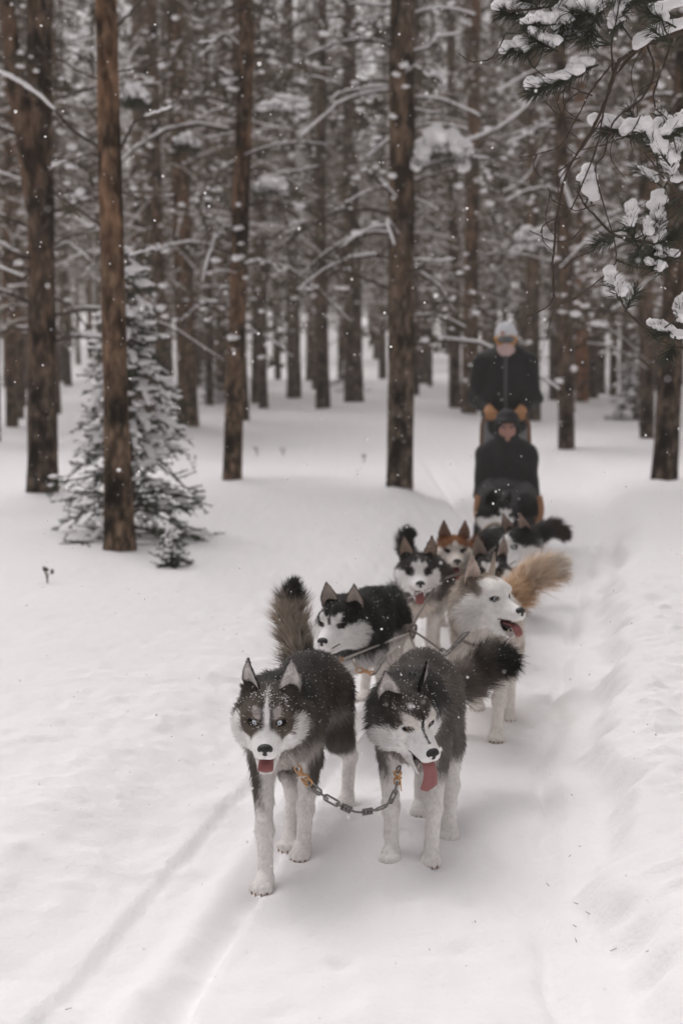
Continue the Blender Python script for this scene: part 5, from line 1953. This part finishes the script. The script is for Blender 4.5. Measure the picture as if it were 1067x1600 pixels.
DOGS = {}
for nm, d in dict(lead_l=lead_l, lead_r=lead_r, swing_l=swing_l, swing_r=swing_r, team_l=team_l, team_r=team_r, red=red, bw=bw, wheel=wheel).items():
    DOGS[nm] = make_dog(d)

# ================================================================== sled, musher, passenger
M_WOOD = plain('ash_wood', (.36, .19, .10), .55, noise=.25, scale=30)
M_WOODD = plain('dark_ash_wood', (.16, .085, .045), .6, noise=.3, scale=30)
M_BAG = plain('black_canvas', (.013, .013, .014), .85, noise=.4, scale=60, bump=.4)
M_PLAST = plain('runner_plastic', (.02, .02, .022), .5)
M_JKT = plain('black_shell', (.010, .010, .011), .7, noise=.4, scale=25, bump=.2)
M_ZIP = plain('grey_placket', (.075, .075, .08), .7, noise=.2)
M_TRO = plain('grey_trousers', (.19, .19, .195), .85, noise=.25, scale=50)
M_SKIN = plain('skin', (.42, .225, .18), .5, noise=.08, scale=60)
M_GAIT = plain('pink_fleece', (.55, .40, .38), .9, noise=.15, scale=120)
M_KNIT = plain('pale_knit', (.66, .66, .69), .95, noise=.3, scale=90, bump=.6)
M_GOGF = plain('orange_frame', (.48, .24, .07), .45, noise=.12)
M_LENS = plain('smoked_lens', (.10, .105, .11), .12, noise=.1, spec=.7)
M_GLV = plain('tan_leather', (.42, .21, .095), .6, noise=.25, scale=50, bump=.3)
M_GLV2 = M_GLV
M_COATP = plain('charcoal_coat', (.022, .022, .023), .85, noise=.5, scale=22, bump=.4)
M_RED = plain('red_badge', (.38, .12, .09), .7, noise=.1)

SY = R(-5.4)
sled_o = np.array([1.385, 12.05, 0.0])
sled = empty('dog_sled', sled_o, 'black-bagged wooden dog sled carrying the seated passenger', 'sled', rz=SY)
RS = rotm(SY)
SW = lambda q: sled_o + np.asarray(q, float) @ RS.T


def tube_part(name, pts, r, mat, parent, n=16, sides=8, flat=None):
    mb = MB()
    add_tube(mb, curve(pts, n), r, sides, flat=flat)
    return mb.build(name, mat, parent)


for sx in (-1, 1):
    x = sx * .22
    rn = tube_part('runner', [(x, .60, .045), (x, .2, .03), (x, -1.35, .03), (x, -1.65, .06), (x * .97, -1.88, .20), (x * .9, -1.97, .34)], .022, M_WOODD, sled, 24, 8, flat=(1, 1.2))
    mb = MB()
    mb.add(*box_data((x, -.45, .006), (.05, 1.9, .014)))
    mb.build('runner_sole', M_PLAST, rn, smooth=False)
    mb = MB()
    mb.add(*box_data((x, .40, .085), (.075, .34, .022)))
    mb.build('foot_board', M_PLAST, rn, smooth=False)
    tube_part('stanchion', [(x, -.42, .05), (x * .96, -.22, .55), (x * .90, -.02, 1.0)], .017, M_WOODD, sled)
    tube_part('stanchion', [(x, -.75, .05), (x, -.72, .30), (x, -.68, .52)], .017, M_WOOD, sled)
    tube_part('stanchion', [(x, -1.20, .05), (x, -1.19, .25), (x, -1.16, .44)], .017, M_WOOD, sled)
    tube_part('bow_upright', [(sx * .225, -1.60, .41), (sx * .236, -1.602, .46), (sx * .238, -1.60, .52), (sx * .225, -1.585, .60)], .021, M_WOOD, sled)
    tube_part('side_rail', [(x, .0, .62), (x * 1.06, -.5, .56), (x * 1.08, -1.1, .50), (x * 1.05, -1.56, .46)], .014, M_WOODD, sled)
tube_part('handlebar', [(-.198, -.03, .97), (-.195, .0, 1.06), (-.15, .02, 1.125), (0, .02, 1.135), (.15, .02, 1.125), (.195, .0, 1.06), (.198, -.03, .97)], .016, M_WOODD, sled, 30)
tube_part('brush_bow', [(-.235, -1.45, .26), (-.23, -1.75, .27), (-.12, -1.98, .29), (0, -2.03, .30), (.12, -1.98, .29), (.23, -1.75, .27), (.235, -1.45, .26)], .018, M_WOODD, sled, 30)
for k in range(5):
    mb = MB()
    mb.add(*box_data((-.16 + .08 * k, -.9, .185), (.055, 1.5, .012)))
    mb.build('basket_slat', M_WOODD, sled, smooth=False)
for y in (-.42, -.75, -1.2, -1.55):
    tube_part('crossbar', [(-.215, y, .165), (0, y, .168), (.215, y, .165)], .012, M_WOODD, sled, 6)
s_ = Solid((-.34, -1.75, .1), (.34, .1, .95), .014)
for sx in (-1, 1):
    s_.cone((sx * .15, -1.5, .28), (sx * .15, -.15, .28), .08, .08, .03)
    s_.cone((sx * .16, -1.48, .50), (sx * .16, -.2, .56), .085, .08, .06)
    s_.cone((sx * .13, -1.46, .575), (sx * .13, -.3, .62), .06, .07, .05)
s_.ell((0, -.85, .42), (.21, .72, .2), .05)
V_, F_ = s_.surface(2)
V_ = V_ + .008 * np.stack([vnoise3(V_ * 9 + j * 5) for j in range(3)], -1) + .004 * np.stack([vnoise3(V_ * 25 + j * 5) for j in range(3)], -1)
mb = MB()
mb.add(V_, F_)
mb.build('sled_bag', M_BAG, sled)


def hand_solid(S, w, fdir, side, palm_in, r=.018, g=1.25):
    """a gloved hand closed round a bar through w that runs along x; side: which way the thumb lies"""
    w = np.asarray(w, float)
    S.ell(w + np.array([0, .028, .028]), np.array((.046, .036, .022)) * g, .012)      # back of the hand
    for i, (dx, l) in enumerate(((-.033, .92), (-.011, 1.0), (.011, 1.0), (.033, .85))):
        a = [w + np.array([dx, .010, .036]), w + np.array([dx, -.028, .026]) * l, w + np.array([dx, -.034, -.012]) * l, w + np.array([dx * .95, -.004, -.032]) * l]
        for j in range(3):
            S.cone(a[j], a[j + 1], (.0125 - .001 * j) * g, (.0115 - .001 * j) * g, .004)
    t = [w + np.array([side * .045, .035, .018]), w + np.array([side * .058, .005, -.004]), w + np.array([side * .042, -.022, -.022])]
    S.cone(t[0], t[1], .016 * g, .0135 * g, .008)
    S.cone(t[1], t[2], .0135 * g, .011 * g, .006)


def face_solid(S, c, s=1.0):
    """head centre c, looking along -y"""
    c = np.asarray(c, float)
    S.ell(c + np.array([0, .01, .03]) * s, np.array((.076, .095, .095)) * s, .02)
    S.ell(c + np.array([0, -.03, -.045]) * s, np.array((.058, .062, .068)) * s, .03)
    S.ell(c + np.array([0, -.075, -.095]) * s, np.array((.026, .022, .02)) * s, .02)
    S.cone(c + np.array([0, -.088, .012]) * s, c + np.array([0, -.108, -.030]) * s, .010 * s, .015 * s, .012)
    for sx in (-1, 1):
        S.ell(c + np.array([sx * .015, -.096, -.034]) * s, np.array((.010, .010, .009)) * s, .008)
        S.ell(c + np.array([sx * .031, -.086, .008]) * s, np.array((.016, .010, .010)) * s, .008, sub=True)
        S.ell(c + np.array([sx * .030, -.082, .028]) * s, np.array((.024, .012, .008)) * s, .01)
        S.ell(c + np.array([sx * .045, -.065, -.030]) * s, np.array((.024, .022, .022)) * s, .02)
        S.ell(c + np.array([sx * .078, .012, -.01]) * s, np.array((.010, .020, .032)) * s, .006)
    S.ell(c + np.array([0, -.088, -.064]) * s, np.array((.024, .010, .006)) * s, .006)
    S.ell(c + np.array([0, -.086, -.076]) * s, np.array((.020, .010, .007)) * s, .006)
    S.ell(c + np.array([0, -.099, -.0695]) * s, np.array((.020, .006, .002)) * s, .003, sub=True)
    S.cone(c + np.array([0, .02, -.06]) * s, c + np.array([0, .03, -.17]) * s, .055 * s, .06 * s, .02)


def solid_part(S, name, mat, parent, wob=0.0, sm=1, ws=9):
    V, F = S.surface(sm)
    if wob:
        V = V + wob * np.stack([vnoise3(V * ws + j * 5.3) for j in range(3)], -1)
    mb = MB()
    mb.add(V, F)
    return mb.build(name, mat, parent)


# ---- the musher stands on the runners behind, both hands on the bar
mu_o = SW((0, .30, .10))
mus = empty('person', mu_o, 'musher standing behind the sled in black jacket, pale knitted hat and orange goggles', 'person', rz=SY)
HB = np.array([0, -.28, 1.03])                                          # handlebar seen from the feet
hd = np.array([0, -.03, 1.655])
S = Solid((-.45, -.5, -.02), (.45, .35, 1.86), .016)
face_solid(S, hd, 1.0)
S.cone((0, .0, 1.36), (0, .0, 1.0), .12, .12, .05, sx=1.1)
for sx in (-1, 1):
    S.cone((sx * .17, 0, 1.40), (sx * .24, .02, 1.14), .055, .048, .03)
    S.cone((sx * .24, .02, 1.14), HB + [sx * .12, .06, .03], .046, .034, .02)
    S.cone((sx * .09, .0, .95), (sx * .11, -.05, .50), .085, .062, .03)
    S.cone((sx * .11, -.05, .50), (sx * .12, .03, .08), .058, .042, .02)
    S.cone((sx * .12, .05, .04), (sx * .13, -.14, .03), .042, .034, .02)
solid_part(S, 'body', M_SKIN, mus)
S = Solid((-.48, -.5, .80), (.48, .35, 1.62), .012)
S.cone((0, .01, .92), (0, .01, 1.20), .165, .170, .03, sx=1.22)
S.cone((0, .01, 1.20), (0, .0, 1.46), .172, .145, .05, sx=1.25)
S.cone((0, .005, 1.50), (0, -.005, 1.575), .115, .094, .05)
for sx in (-1, 1):
    S.cone((sx * .12, .0, 1.53), (sx * .185, .0, 1.475), .070, .088, .04)
    S.cone((sx * .19, 0, 1.465), (sx * .245, .02, 1.17), .088, .075, .03)
    S.cone((sx * .245, .02, 1.17), HB + [sx * .155, .10, .05], .074, .052, .03)
S.ell((0, -.02, 1.64), (.080, .085, .07), .01, sub=True)
solid_part(S, 'jacket', M_JKT, mus, .010, 1, 12)
mb = MB()
zp = []
for z in np.linspace(.90, 1.545, 20):
    yv = np.linspace(-.35, -.02, 140)
    k_ = np.argmax(S.sample(np.stack([0 * yv, yv, 0 * yv + z], 1)) < 0)
    zp.append((0, yv[k_] - .003, z))
add_tube(mb, np.array(zp), .0165, 8, flat=(1, .35), up=(0, -1, 0))
mb.build('zip_placket', M_ZIP, mus)
S = Solid((-.3, -.3, .0), (.3, .3, 1.05), .014)
for sx in (-1, 1):
    S.cone((sx * .09, .0, .96), (sx * .115, -.05, .50), .108, .088, .04)
    S.cone((sx * .115, -.05, .50), (sx * .125, .03, .14), .086, .078, .02)
S.ell((0, 0, .95), (.17, .13, .08), .03)
solid_part(S, 'trousers', M_TRO, mus, .008)
for sx in (-1, 1):
    S = Solid((sx * .13 - .09, -.24, -.02), (sx * .13 + .09, .14, .26), .011)
    S.cone((sx * .125, .03, .22), (sx * .125, .04, .06), .062, .058, .02)
    S.cone((sx * .13, .05, .035), (sx * .135, -.15, .032), .05, .042, .02)
    solid_part(S, 'boot', M_BAG, mus)
for sx in (-1, 1):
    w = HB + np.array([sx * .125, 0, 0])
    S = Solid(w - .12, w + .16, .007)
    hand_solid(S, w, None, -sx, None)
    S.cone(w + [0, .04, .03], HB + [sx * .15, .10, .05], .040, .050, .02)
    solid_part(S, 'glove', M_GLV, mus)
S = Solid((-.16, -.18, 1.55), (.16, .16, 1.98), .008)
S.ell(hd + [0, .012, .055], (.094, .108, .102), .01)
S.ell(hd + [0, .010, .065], (.098, .112, .030), .012)
S.ell(hd + [0, .01, -.10], (.2, .2, .155), .01, sub=True)
S.ell(hd + [0, .013, .100], (.080, .090, .072), .02)
hat = solid_part(S, 'beanie', M_KNIT, mus, .004, 1, 40)
mb = MB()
mb.add(*box_data(hd + [-.03, -.098, .075], (.028, .010, .022)))
mb.build('badge', M_RED, hat, smooth=False)
S = Solid((-.13, -.2, 1.56), (.13, .06, 1.78), .006)
for sx in (-1, 1):
    S.ell(hd + [sx * .036, -.084, .012], (.056, .036, .046), .015)
S.ell(hd + [0, -.108, -.036], (.018, .02, .016), .01, sub=True)
gg = solid_part(S, 'goggles', M_GOGF, mus)
S = Solid((-.12, -.2, 1.56), (.12, .0, 1.78), .005)
for sx in (-1, 1):
    S.ell(hd + [sx * .030, -.102, .016], (.046, .028, .033), .02)
solid_part(S, 'lens', M_LENS, gg)
mb = MB()
a = np.linspace(0, 2 * np.pi, 33)
add_tube(mb, np.stack([.101 * np.sin(a), .010 - .116 * np.cos(a), 0 * a + hd[2] + .030], -1), .016, 6, flat=(.3, 1))
mb.build('strap', M_GOGF, gg)
S = Solid((-.15, -.2, 1.40), (.15, .14, 1.70), .007)
S.cone(hd + [0, -.035, -.070], hd + [0, -.010, -.16], .078, .082, .03)
S.ell(hd + [0, -.095, -.035], (.030, .028, .03), .03)
solid_part(S, 'neck_gaiter', M_GAIT, mus, .004, 1, 25)

# ---- the passenger sits in the sled with a dark coat, hat and collar
pa_o = SW((0, -.55, .30))
pas = empty('person', pa_o, 'passenger sitting in the sled bundled in charcoal coat and black hat', 'person', rz=SY)
pa_o = SW((0, -.72, .30))
pas.location = tuple(pa_o)
ph = np.array([0, -.03, .765])
S = Solid((-.4, -.75, -.06), (.4, .35, .98), .014)
face_solid(S, ph, 1.0)
S.cone((0, .05, .44), (0, .08, .06), .12, .13, .05, sx=1.1)
for sx in (-1, 1):
    S.cone((sx * .16, .04, .50), (sx * .20, -.04, .26), .052, .045, .03)
    S.cone((sx * .20, -.04, .26), (sx * .08, -.22, .20), .044, .034, .02)
    S.cone((sx * .09, .03, .06), (sx * .10, -.42, .16), .08, .06, .03)
    S.cone((sx * .10, -.42, .16), (sx * .10, -.70, -.01), .055, .04, .02)
solid_part(S, 'body', M_SKIN, pas)
S = Solid((-.42, -.85, -.1), (.42, .4, .80), .013)
S.cone((0, .03, .10), (0, .02, .50), .175, .155, .04, sx=1.3)
S.cone((0, .02, .52), (0, -.02, .70), .125, .094, .05)
S.ell((0, -.20, .20), (.235, .22, .17), .06)
for sx in (-1, 1):
    S.cone((sx * .11, .03, .60), (sx * .165, .02, .545), .075, .085, .04)
    S.cone((sx * .165, .02, .54), (sx * .185, -.05, .24), .085, .078, .03)
    S.cone((sx * .185, -.05, .24), (sx * .07, -.27, .24), .07, .055, .03)
    S.cone((sx * .09, -.1, .12), (sx * .10, -.48, .18), .11, .10, .05)
S.ell(ph + [0, -.03, .0], (.070, .12, .072), .01, sub=True)
solid_part(S, 'coat', M_COATP, pas, .012, 1, 10)
S = Solid((-.16, -.18, .55), (.16, .16, .98), .008)
S.ell(ph + [0, .015, .050], (.094, .112, .100), .01)
S.ell(ph + [0, .0, .055], (.104, .122, .034), .012)
for sx in (-1, 1):
    S.ell(ph + [sx * .084, .015, -.025], (.022, .045, .07), .02)
S.ell(ph + [0, -.07, -.045], (.066, .10, .083), .01, sub=True)
solid_part(S, 'hat', M_JKT, pas, .004, 1, 30)
for sx in (-1, 1):
    mb = MB()
    add_blobs(mb, [ph + [sx * .031, -.080, .008]], [(.016, .010, .012)], BLOB2)
    mb.build('eye', M_LENS, pas)
for sx in (-1, 1):
    S = Solid((sx * .07 - .1, -.4, .1), (sx * .07 + .1, -.15, .36), .009)
    w = np.array([sx * .06, -.30, .25])
    hand_solid(S, w, None, -sx, None)
    solid_part(S, 'glove', M_BAG, pas)

# ================================================================== lines, snaps and chain
M_CABLE = plain('coated_cable', (.50, .46, .43), .5, noise=.25, scale=200)
M_ROPE = plain('grey_rope', (.20, .17, .15), .85, noise=.4, scale=300, bump=.4)


def wpts(pix):
    return np.array([P(*q) for q in pix])


def thing_at(name, p, label, cat, group=None):
    return empty(name, p, label, cat, group)


def seg(name, root, pts, r, mat, n=24, sides=7):
    mb = MB()
    add_tube(mb, curve(np.asarray(pts) - np.asarray(root.location), n), r, sides)
    return mb.build(name, mat, root)


def ring_link(name, root, c, axis_, up, l, w, r, mat):
    """an oval link: long axis `axis_`, its plane holding `up`"""
    c = np.asarray(c, float) - np.asarray(root.location)
    ax = unit(np.asarray(axis_, float))
    sd = unit(np.asarray(up, float) - ax * (np.asarray(up) @ ax))
    a = np.linspace(0, 2 * np.pi, 25)[:-1]
    hx = np.sign(np.cos(a)) * np.maximum(0, l / 2 - w / 2) + np.cos(a) * w / 2
    p = c + ax * hx[:, None] + sd * (np.sin(a) * w / 2)[:, None]
    nrm_ = np.cross(ax, sd)
    out = unit(p - c)
    tan = unit(np.roll(p, -1, 0) - np.roll(p, 1, 0))
    b2 = unit(np.cross(tan, nrm_))
    u = np.linspace(0, 2 * np.pi, 7)[:-1]
    V = p[:, None] + r * (np.cos(u)[None, :, None] * nrm_ + np.sin(u)[None, :, None] * b2[:, None])
    i = np.arange(24 * 6).reshape(24, 6)
    nx, ny = np.roll(i, -1, 1), np.roll(i, -1, 0)
    mb = MB()
    mb.add(V.reshape(-1, 3), np.stack([i, nx, np.roll(nx, -1, 0), ny], -1).reshape(-1, 4))
    return mb.build(name, mat, root)


def snap(root, a, b, mat):
    """bolt snap: swivel eye, body, hook"""
    a, b = np.asarray(a), np.asarray(b)
    d = b - a
    L = np.linalg.norm(d)
    u = d / L
    o = np.asarray(root.location)
    sd = unit(np.cross(u, [0, 1.0, 0]))
    mb = MB()
    add_tube(mb, np.array([a + u * L * .22, a + u * L * .62]) - o, .0065, 8)
    hk = curve([a + u * L * .55 + sd * .004, a + u * L * .75 + sd * .012, a + u * L * .98 + sd * .006, a + u * L * .96 - sd * .008, a + u * L * .66 - sd * .009], 14) - o
    add_tube(mb, hk, .0036, 6)
    add_tube(mb, np.array([a + u * L * .4 - sd * .004, a + u * L * .45 - sd * .014]) - o, .003, 6)
    s = mb.build('snap_hook', mat, root)
    ring_link('swivel_eye', root, a + u * L * .12, u, sd, .024, .018, .003, mat)
    return s


nk = wpts([(452, 1180, 4.24), (458, 1187, 4.23), (464, 1199, 4.22), (478, 1219, 4.21), (497, 1237, 4.21), (515, 1250, 4.22), (541, 1263, 4.24), (557, 1269, 4.25), (574, 1268, 4.27),
           (600, 1262, 4.30), (610, 1253, 4.31), (617, 1238, 4.32), (620, 1222, 4.33), (622, 1205, 4.34), (623, 1196, 4.36)])
root = thing_at('neckline', nk[7], 'short cable and link neckline hanging between the two lead dogs', 'leash')
seg('strap_end', root, nk[[0, 1, 2]], .0055, M_CABLE, 10)
snap(root, nk[2], nk[3] + (nk[4] - nk[3]) * .1, M_BRASS)
ring_link('ring', root, nk[3] + (nk[4] - nk[3]) * .15, nk[4] - nk[3], (0, -.3, 1), .028, .026, .0032, M_BRASS)
for a, b, fl in ((3.45, 4.15, 0), (4.05, 4.75, 1), (4.62, 5.5, 0)):
    f = lambda t: nk[int(t)] + (nk[int(t) + 1] - nk[int(t)]) * (t - int(t))
    p, q = f(a), f(b)
    ring_link('chain_link', root, (p + q) / 2, q - p, (0, -1, .3) if fl else (.4, 0, 1), np.linalg.norm(q - p) + .008, .017, .0034, M_STEEL)
seg('cable', root, [nk[5] * .6 + nk[6] * .4, nk[6], nk[7], nk[8], nk[8] * .4 + nk[9] * .6], .0036, M_STEEL, 20)
for c, d in ((nk[6], nk[7] - nk[5]), (nk[8], nk[9] - nk[7])):
    mb = MB()
    u = unit(d)
    w = unit(np.cross(u, [0, 1, 0]))
    for s in (-.0048, .0048):
        add_tube(mb, np.array([c - u * .017 + w * s, c + u * .017 + w * s]) - np.asarray(root.location), .0066, 8)
    for s in (-.012, 0, .012):
        add_tube(mb, np.array([c + u * (s - .0022), c + u * (s + .0022)]) - np.asarray(root.location), .0105, 10)
    mb.build('ferrule', M_STEEL, root)
for a, b, fl in ((8.55, 9.35, 0), (9.15, 10.2, 1), (10.0, 11.1, 0), (11.0, 11.9, 1), (13.0, 13.7, 0)):
    p, q = f(a), f(b)
    ring_link('chain_link', root, (p + q) / 2, q - p, (0, -1, .3) if fl else (.6, -.2, .6), np.linalg.norm(q - p) + .008, .018, .0034, M_STEEL)
snap(root, nk[12], nk[13], M_BRASS)
mb = MB()
o_ = np.asarray(root.location)
add_tube(mb, wpts([(624, 1208, 4.32), (627, 1236, 4.32)]) - o_, [.0062, .0036], 6, flat=(1, .5))
mb.build('brass_tag', M_BRASS, root)

KN = P(640, 987, 6.25)
gl = np.vstack([KN, wpts([(664, 942, 6.8), (690, 908, 7.3), (735, 888, 8.2)]), [[1.05, 9.2, .42], SW((0, -2.0, .30))]])
root = thing_at('gangline', KN, 'grey gangline running back from the knot between the dogs to the sled', 'rope')
seg('rope', root, gl, .006, M_ROPE, 60)
for k in range(5):
    ring_link('knot_ring', root, KN + rng.normal(0, .012, 3), rng.standard_normal(3), rng.standard_normal(3), .045, .03, .005, M_ROPE)
seg('loop', root, [KN, KN + [.012, 0, .03], KN + [.03, .01, .02], KN + [.014, 0, -.03], KN], .006, M_ROPE)

root = thing_at('neckline', P(575, 1013, 5.8), 'pale taut cable from the knot to the black dog\'s collar with a brass snap', 'leash')
seg('cable', root, wpts([(638, 990, 6.22), (610, 1001, 6.0), (575, 1014, 5.8), (536, 1030, 5.58)]), .0048, M_CABLE)
snap(root, P(536, 1030, 5.58), P(508, 1041, 5.50), M_BRASS)
ring_link('ring', root, P(526, 1033, 5.54), (1, 0, .3), (0, -1, .2), .03, .026, .0034, M_STEEL)
root = thing_at('tugline', P(610, 1020, 5.9), 'slack pale line below the taut cable, clipped under the black dog with a brass snap', 'leash')
seg('cable', root, wpts([(637, 993, 6.22), (624, 1006, 6.1), (608, 1020, 5.9), (592, 1040, 5.7), (584, 1052, 5.6)]), .006, M_CABLE)
for a, b in (((602, 1026, 5.84), (592, 1040, 5.7)), ((593, 1039, 5.7), (584, 1053, 5.6))):
    p, q = P(*a), P(*b)
    ring_link('chain_link', root, (p + q) / 2, q - p, (1, -.5, .5), np.linalg.norm(q - p) + .006, .018, .0042, M_STEEL)
snap(root, P(584, 1053, 5.6), P(556, 1045, 5.52), M_BRASS)
seg('strap_end', root, wpts([(558, 1046, 5.5), (554, 1036, 5.5), (553, 1031, 5.52)]), .006, M_STRAPW, 8)
root = thing_at('tugline', P(652, 1030, 5.8), 'thin line dropping from the knot to the tongue-out lead dog\'s back', 'leash')
seg('rope', root, wpts([(641, 996, 6.22), (648, 1012, 5.95), (654, 1030, 5.7), (660, 1052, 5.45)]), .0042, M_ROPE)
mb = MB()
add_blobs(mb, [P(660, 1053, 5.43) - np.asarray(root.location)], [(.012, .012, .016)], BLOB1, .08)
mb.build('toggle', M_BRASS, root)
root = thing_at('neckline', P(694, 1020, 6.0), 'dark line with oval links sagging from the knot to the cream-white dog\'s collar', 'leash')
seg('rope', root, wpts([(644, 984, 6.22), (660, 995, 6.1), (676, 1006, 6.05), (691, 1018, 6.0)]), .0048, M_ROPE)
for a, b in (((688, 1016, 6.0), (698, 1022, 5.95)), ((696, 1023, 5.95), (707, 1012, 5.85)), ((706, 1013, 5.85), (715, 1004, 5.75)), ((713, 1006, 5.72), (729, 988, 5.58))):
    p, q = P(*a), P(*b)
    ring_link('chain_link', root, (p + q) / 2, q - p, (1, -.6, .6), np.linalg.norm(q - p) + .008, .024, .0042, M_STEEL)
root = thing_at('neckline', P(655, 925, 6.85), 'thin line crossing under the mouth of the dark-masked dog', 'leash')
seg('rope', root, wpts([(616, 942, 6.9), (640, 934, 6.82), (665, 921, 6.85), (690, 911, 7.2)]), .0045, M_CABLE)
root = thing_at('tugline', P(745, 850, 9.3), 'loose looped harness line in front of the wheel dog', 'leash')
seg('rope', root, wpts([(748, 838, 9.4), (760, 824, 9.4), (772, 818, 9.4), (782, 822, 9.4), (784, 832, 9.4), (776, 842, 9.4)]), .016, M_STRAPW)

# ================================================================== falling snow
M_FLAKE = bpy.data.materials.new('snowflake')
M_FLAKE.use_nodes = True
fn_, fl_ = M_FLAKE.node_tree.nodes, M_FLAKE.node_tree.links
fb = fn_['Principled BSDF']
fb.inputs['Base Color'].default_value = (.92, .91, .91, 1)
fb.inputs['Roughness'].default_value = .8
ft_ = fn_.new('ShaderNodeBsdfTranslucent')
ft_.inputs['Color'].default_value = (.95, .94, .94, 1)
fm = fn_.new('ShaderNodeMixShader')
fm.inputs[0].default_value = .55
fl_.new(fb.outputs[0], fm.inputs[1])
fl_.new(ft_.outputs[0], fm.inputs[2])
fl_.new(fm.outputs[0], fn_['Material Output'].inputs['Surface'])
N = 8000
y = 1.9 + 15.5 * rng.random(N) ** .75
x = rng.uniform(-.33, .33, N) * y + rng.uniform(-.3, .3, N)
z = CAM_H + rng.uniform(-.50, .38, N) * y
k = z > hgt(x, y) + .02
C_ = np.stack([x, y, z], 1)[k]
S_ = np.clip(.0013 * np.exp(.45 * rng.standard_normal((len(C_), 1))), .0006, .0032) * rng.uniform(.75, 1.3, (len(C_), 3)) * (1 + .10 * C_[:, 1:2])
mb = MB()
nr_ = C_[:, 1] < 6.5
add_blobs(mb, C_[nr_], S_[nr_], BLOB1, .08)
add_blobs(mb, C_[~nr_], S_[~nr_], BLOB0, .1)
tag(mb.build('falling_snow', M_FLAKE), 'small snowflakes drifting through the air', 'snowflakes', kind='stuff')

# ================================================================== air thick with fine snow
mb = MB()
lo, hi = np.array([-124, -44, -2.2]), np.array([124, 224, 33.0])
mb.add(*box_data((lo + hi) / 2, hi - lo))
hz = bpy.data.materials.new('haze_air')
hz.use_nodes = True
hn, hl = hz.node_tree.nodes, hz.node_tree.links
hn.clear()
pv = hn.new('ShaderNodeVolumePrincipled')
pv.inputs['Color'].default_value = (.95, .88, .83, 1)
pv.inputs['Density'].default_value = .0038
ho = hn.new('ShaderNodeOutputMaterial')
hl.new(pv.outputs[0], ho.inputs['Volume'])
tag(mb.build('haze', hz, smooth=False), 'pale snowy air between the trees', 'haze', kind='stuff')
